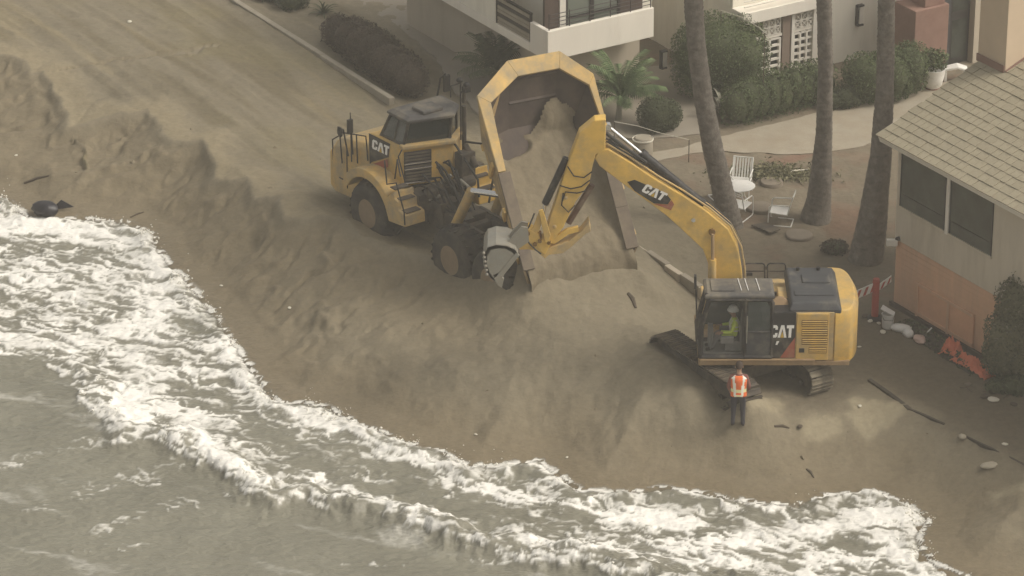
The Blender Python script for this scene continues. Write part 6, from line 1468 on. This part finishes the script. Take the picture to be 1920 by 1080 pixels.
# ---- striped barricade between the excavator and the house
b0_ = gland(1588, 612); b1_ = gland(1640, 598); b2_ = gland(1668, 590)
bc = empty('barricade', b1_, 0, 'red and white striped barricade board on a red post behind the excavator', 'barricade')
l0, l1, l2 = b0_-b1_, np.zeros(3), b2_-b1_
for p, q, z0, z1, nm in ((l0, l1+[-.05, 0, 0], .72, .98, 'board'), (l1+[.10, 0, 0], l2, .88, 1.08, 'board')):
    d_ = (q-p); L_ = np.linalg.norm(d_); d_ = d_/L_; mb = MB(); mb.prism([p+[0, 0, z0], q+[0, 0, z0+.12], q+[0, 0, z1+.12], p+[0, 0, z1]], (0, .03, 0)); bo_ = mb.build(nm, M['plastic_white'], bc)
    k = 0.02
    while k < L_-.12:
        mb = MB(); t0, t1 = k, k+.10; sl = .12/L_
        mb.prism([p+d_*t0+[0, -.004, z0+.01+sl*t0], p+d_*t1+[0, -.004, z0+.01+sl*t1], p+d_*min(t1+.10, L_)+[0, -.004, z1-.01+sl*t1], p+d_*min(t0+.10, L_)+[0, -.004, z1-.01+sl*t0]], (0, -.004, 0)); mb.build('stripe', M['red_plastic'], bo_); k += .24
mb = MB(); mb.cyl(l1+[0, .02, -.1], l1+[0, .02, 1.12], .10, 14); mb.build('post', M['red_plastic'], bc, smooth=True)
mb = MB(); mb.lathe([(.02, 1.22), (.09, 1.22), (.10, 1.12), (.02, 1.12)], l1+[0, .02, 0], (0, 0, 1), 14); mb.build('post_cap', M['red_plastic'], bc, smooth=True)
mb = MB(); mb.lathe([(.22, -.05), (.22, .05), (.12, .09), (.02, .09)], l1+[0, .02, 0], (0, 0, 1), 16); mb.build('base', M['rubber'], bc, smooth=True)
# ---- bags, tub and scraps along the foot of the wall
def lump(name, label, cat, px, py, size, m_, seed, group=None, z=0.0, flat=1.0, n=18):
    """crumpled bag, stone or clod: an uneven closed lump"""
    p = gland(px, py); rr_ = np.random.default_rng(seed); mb = MB(); ms = 12; rings = []
    for j in range(1, ms):
        th = math.pi*j/ms; a = np.linspace(0, 2*math.pi, n, endpoint=False)
        k = 1+.30*fbm(np.cos(a)*1.6+seed*3.1, np.sin(a)*1.6+th*1.4, 3, seed)+.10*np.sign(np.sin(a*3+seed))*.3
        rings.append([(size[0]*k[i]*math.sin(th)*math.cos(a[i]), size[1]*k[i]*math.sin(th)*math.sin(a[i]), size[2]*(.55-math.cos(th)*.6*(1+.2*k[i]-.2))*flat) for i in range(n)])
    mb.loft(rings); o = mb.build(name, M[m_], smooth=True); o.location = (p[0], p[1], p[2]+z); o.rotation_euler = (0, 0, rr_.uniform(0, 3)); return tag(o, label, cat, group)
p = gland(1664, 614); bk_ = empty('white_bucket', p, 0, 'white plastic bucket with a folded lid standing by the house corner', 'bucket')
mb = MB(); mb.lathe([(.02, 0), (.14, 0), (.155, .02), (.175, .40), (.185, .42), (.16, .42), (.15, .05), (.02, .04)], (0, 0, 0), (0, 0, 1), 20); mb.build('shell', M['bag_white'], bk_, smooth=True)
mb = MB(); mb.prism([(-.22, -.06, .58), (.14, -.14, .40), (.20, .06, .42), (-.14, .16, .60)], (0, 0, .03)); mb.build('lid', M['bag_white'], bk_, bevel=.01)
mb = MB(); mb.tube([(-.18, 0, .40), (-.12, -.16, .30), (.12, -.17, .28), (.18, 0, .40)], .008, 5); mb.build('handle', M['dark_steel'], bk_)
lump('plastic_sack', 'long white crumpled sack lying right of the white bucket', 'sack', 1690, 622, (.30, .15, .20), 'bag_white', 41); lump('plastic_sack', 'small white knotted sack leaning on the dark planting bed', 'sack', 1703, 632, (.17, .14, .22), 'bag_white', 42)
lump('tub_lid', 'pinkish grey crushed tub beside the planting bed', 'tub', 1724, 641, (.24, .17, .16), 'tub_pink', 43)
p = gland(1738, 636); mb = MB(); mb.tube([(-.1, 0, .1), (.12, .02, .34)], .022, 6); o = mb.build('white_strip', M['bag_white']); o.location = tuple(p); tag(o, 'white upright strip sticking out of the crushed tub', 'strip')
sp = [((1632, 603), .10, 'pale paper scrap in front of the red post'), ((1622, 594), .13, 'dark pale edged scrap left of the red post'), ((1648, 607), .08, 'tiny pale scrap between the red post and bucket'), ((1655, 624), .12, 'pale scrap in front of the white bucket'), ((1678, 620), .08, 'pale scrap between the bucket and the long sack'),
      ((1611, 651), .06, 'small white scrap on the dark ground behind the counterweight'), ((1884, 834), .09, 'white scrap on the dark ground above the timber edging'), ((1612, 762), .07, 'small pale scrap on the dry sand behind the track'), ((243, 42), .10, 'white scrap on the upper haul road'),
      ((543, 578), .07, 'white shell on the wet sand nearest the surf'), ((1063, 858), .05, 'tiny white shell on the sand above the middle of the surf'), ((30, 292), .06, 'tiny pale shell on the lower beach at the left edge'), ((892, 815), .05, 'tiny white shell on the wet sand below the big slope'), ((1500, 801), .10, 'dark chip on the dry sand right of the worker'),
      ((415, 536), .06, 'pale pebble on the wet sand beside the surf')]
for k, ((a, b_), r_, lb_) in enumerate(sp): lump('scrap', lb_, 'scrap', a, b_, (r_, r_*.7, r_*.5), 'stick' if 'dark' in lb_[:5] else 'scrap', 60+k, 'scraps and shells scattered on the ground', n=10)
lump('rock', 'pale flat rock on the sand above the right end of the surf', 'rock', 1854, 876, (.24, .15, .11), 'rock', 44); lump('rock', 'small pale stone beside the timber edging', 'rock', 1804, 822, (.12, .10, .10), 'rock', 45)
lump('plastic_bag', 'black plastic bag washed against the foam at the left', 'bag', 86, 404, (.44, .32, .40), 'black_bag', 46)
p = gland(112, 398); mb = MB(); mb.prism([(-.3, 0, .05), (.42, .12, .12), (.05, .10, .36)], (0, .03, 0)); o = mb.build('torn_plastic', M['black_bag']); o.location = tuple(p); tag(o, 'torn black plastic flap beside the washed up bag', 'plastic')
# driftwood and clods
for k, (a, b_, c_, d_, r_, lb_) in enumerate(((1178, 552, 1192, 578, .07, 'dark stick on the sand pile left of the excavator cab'), (1452, 800, 1480, 803, .04, 'thin dark stick lying right of the worker'), (45, 344, 92, 330, .045, 'curved dark stick on the lower beach at the left'),
                                      (1512, 880, 1526, 896, .035, 'dark stick on the sand above the right surf'), (245, 408, 270, 398, .03, 'short stick just above the left surf'))):
    p, q = gland(a, b_), gland(c_, d_); mb = MB(); mb.tube([p+[0, 0, r_*.3], (p+q)/2+[0.02, .05, r_*.7], q+[0, 0, r_*.2]], [r_*.8, r_, r_*.5], 7); tag(mb.build('driftwood', M['stick'], smooth=True), lb_, 'driftwood', 'sticks on the sand')
# ---- planting bed and orange netting along the wall
q0, q1 = gland(1690, 604), gland(1835, 700); d_ = q1-q0; L_ = np.linalg.norm(d_); bd_ = empty('planting_bed', q0, 0, 'dark soil planting bed along the foot of the salmon wall', 'planting bed')
uu = np.linspace(0, 1, 60); ww = np.linspace(-1, 1, 16); A_, B_ = np.meshgrid(uu, ww); dn = d_/L_; sn = np.array([-dn[1], dn[0], 0])
sx_ = A_*L_; wd = .30*(1+.3*fbm(A_*7, B_*0, 2, 91)); Pp = dn[None, None]*sx_[..., None]+sn[None, None]*(B_*wd)[..., None]; hz_ = .24*(1-B_**2)*(1-(2*A_-1)**6)*(1+.6*fbm(A_*16, B_*2, 3, 92))-.03
me, us = grid_mesh('soil', Pp[..., 0], Pp[..., 1], hz_+Pp[..., 2]); me.materials.append(M['soil']); link('soil', me, bd_)
rg = np.random.default_rng(14); n = 420; ii = rg.integers(0, A_.size, n); P = np.stack([Pp[..., 0].ravel()[ii], Pp[..., 1].ravel()[ii], hz_.ravel()[ii]+.05+Pp[..., 2].ravel()[ii]], 1); nn_ = rg.normal(size=(n, 3)); nn_ /= np.linalg.norm(nn_, axis=1, keepdims=True); v, f = leaf_quads(P, nn_, .12, rg); quad_mesh('foliage', v, f, M['leaf_dark'], bd_)
pn = gland(1822, 690); nt_ = empty('orange_netting', pn, 0, 'crumpled orange safety netting heaped at the foot of the salmon wall', 'netting')
def net(nm, L_, W_, hgt_, seed, loc, rz):
    a, b_ = np.meshgrid(np.linspace(-1, 1, 46), np.linspace(-1, 1, 26)); z = hgt_*np.exp(-(b_*1.2)**2)*(1-a**4)*(1+.9*fbm(a*3, b_*2, 3, seed))+.03*np.sin(a*26)*np.sin(b_*15)
    x = a*L_*(1+.1*fbm(a*2, b_*2, 2, seed+1)); y = b_*W_*(1+.25*fbm(a*3+4, b_*2, 2, seed+2)); me, us = grid_mesh(nm, x, y, z); me.materials.append(M['orange_net']); o = link(nm, me, nt_); o.location = loc; o.rotation_euler = (0, 0, rz); s_ = o.modifiers.new('thick', 'SOLIDIFY'); s_.thickness = .012; return o
net('netting_fold', .75, .22, .30, 95, (0, 0, 0), R(-55)); net('netting_fold', .35, .20, .36, 97, (-.45, .72, .05), R(-40))
# litter at the bottom right of the wall
for k, (a, b_, s_, mt, lb_) in enumerate(((1862, 752, .16, 'scrap', 'pale crushed carton on the dark ground below the right bush'), (1845, 745, .13, 'stick', 'dark clod beside the crushed carton'), (1886, 735, .15, 'stone', 'grey lump of rubble under the right bush'), (1815, 722, .10, 'stone', 'small grey rubble lump below the orange netting'), (1900, 760, .12, 'stick', 'dark clod at the right edge under the bush'))): lump('rubble', lb_, 'rubble', a, b_, (s_, s_*.7, s_*.6), mt, 110+k, 'rubble under the right bush', n=12)
for k, (a, b_, lb_) in enumerate(((1800, 728, 'dark fallen twig below the orange netting'), (1842, 736, 'dark fallen twig beside the dark clod'), (1880, 748, 'dark fallen twig under the right bush'))):
    p = gland(a, b_); q = gland(a+24, b_+10*math.cos(k)); mb = MB(); mb.tube([p+[0, 0, .02], (p+q)/2+[0, 0, .10], q+[0, 0, .03]], [.014, .016, .007], 5); tag(mb.build('twig', M['stick']), lb_, 'twig')
# grey dish-shaped cover behind the stick cylinder and garden wires
pd_ = G(1205, 292); dd_ = empty('water_butt', pd_, 0, 'grey round topped barrel behind the excavator stick head', 'barrel')
mb = MB(); mb.lathe([(.02, .62), (.24, .62), (.30, .55), (.31, .1), (.29, 0), (.02, 0)], (0, 0, 0), (0, 0, 1), 22); mb.build('barrel_shell', M['concrete'], dd_, smooth=True)
mb = MB(); mb.lathe([(.31, .54), (.325, .54), (.325, .58), (.31, .58)], (0, 0, 0), (0, 0, 1), 22, cap=False); mb.build('hoop', M['stucco'], dd_, smooth=True)
for (pts, zz, lb_) in (([(1152, 228), (1195, 236), (1240, 250), (1292, 262)], .75, 'thin pale wire strung in front of the round dark shrub'), ([(1352, 20), (1390, 32), (1424, 52), (1434, 62)], 2.9, 'thin pale cable hanging across the clipped round bush')):
    P = [G(a, b_, zz) for a, b_ in pts]; mb = MB(); mb.tube(P, .012, 5); w_ = empty('garden_wire', P[0]*1.0, 0, lb_, 'wire'); o = mb.build('strand', M['scrap'], w_); o.location = tuple(-P[0])
    for e in (P[0], P[-1]): mb = MB(); mb.tube([W3(e, -.1)-P[0], e-P[0]], .015, 5); mb.build('stake', M['stick'], w_)
# clods of sand rolled down the slopes: beyond counting
rg = np.random.default_rng(20); nC = 900; cp_px = np.c_[rg.uniform(60, 1900, nC), rg.uniform(180, 900, nC)]
cx_, cy_ = [], []
for a, b_ in cp_px: g_ = G(a, b_, -.1); cx_.append(g_[0]); cy_.append(g_[1])
cx_, cy_ = np.array(cx_), np.array(cy_); cz_, csd = land(cx_, cy_); kp = (csd > .8) & (cx_*.533*0+(cx_*V[0]+cy_*V[1]) < 6.0) & (fbm(cx_*.6, cy_*.6, 3, 501) > .05); cx_, cy_, cz_ = cx_[kp], cy_[kp], cz_[kp]
sz = np.clip(rg.gamma(1.6, .016, len(cx_)), .012, .10); rot_ = rg.normal(size=(len(cx_), 6, 3))*.25
vv = (np.stack([cx_, cy_, cz_], 1)[:, None]+(oct_v[None]+rot_)*sz[:, None, None]*np.array([1, 1, .7])).reshape(-1, 3); ff = (oct_f[None]+(np.arange(len(cx_))*6)[:, None, None]).reshape(-1, 3)
me = bpy.data.meshes.new('sand_clods'); me.from_pydata(vv.tolist(), [], ff.tolist()); M['clod'] = mat('clod_sand', (.20, .165, .11), .95, .2, 3); me.materials.append(M['clod']); tag(link('sand_clods', me), 'small clods of sand scattered over the slope', 'sand', None, 'stuff')

# ================================================================== air between the helicopter and the beach
hz = MB(); hz.box((0, -35, 22.5), (120, 160, 53))
m = bpy.data.materials.new('haze'); m.use_nodes = True; N, L = m.node_tree.nodes, m.node_tree.links; N.clear()
o_ = N.new('ShaderNodeOutputMaterial'); pv = N.new('ShaderNodeVolumePrincipled'); pv.inputs['Color'].default_value = (.93, .90, .84, 1); pv.inputs['Density'].default_value = .0010; pv.inputs['Anisotropy'].default_value = 0.2
L.new(pv.outputs[0], o_.inputs['Volume'])
tag(hz.build('haze', m), 'thin warm haze over the beach', 'haze', None, 'stuff')
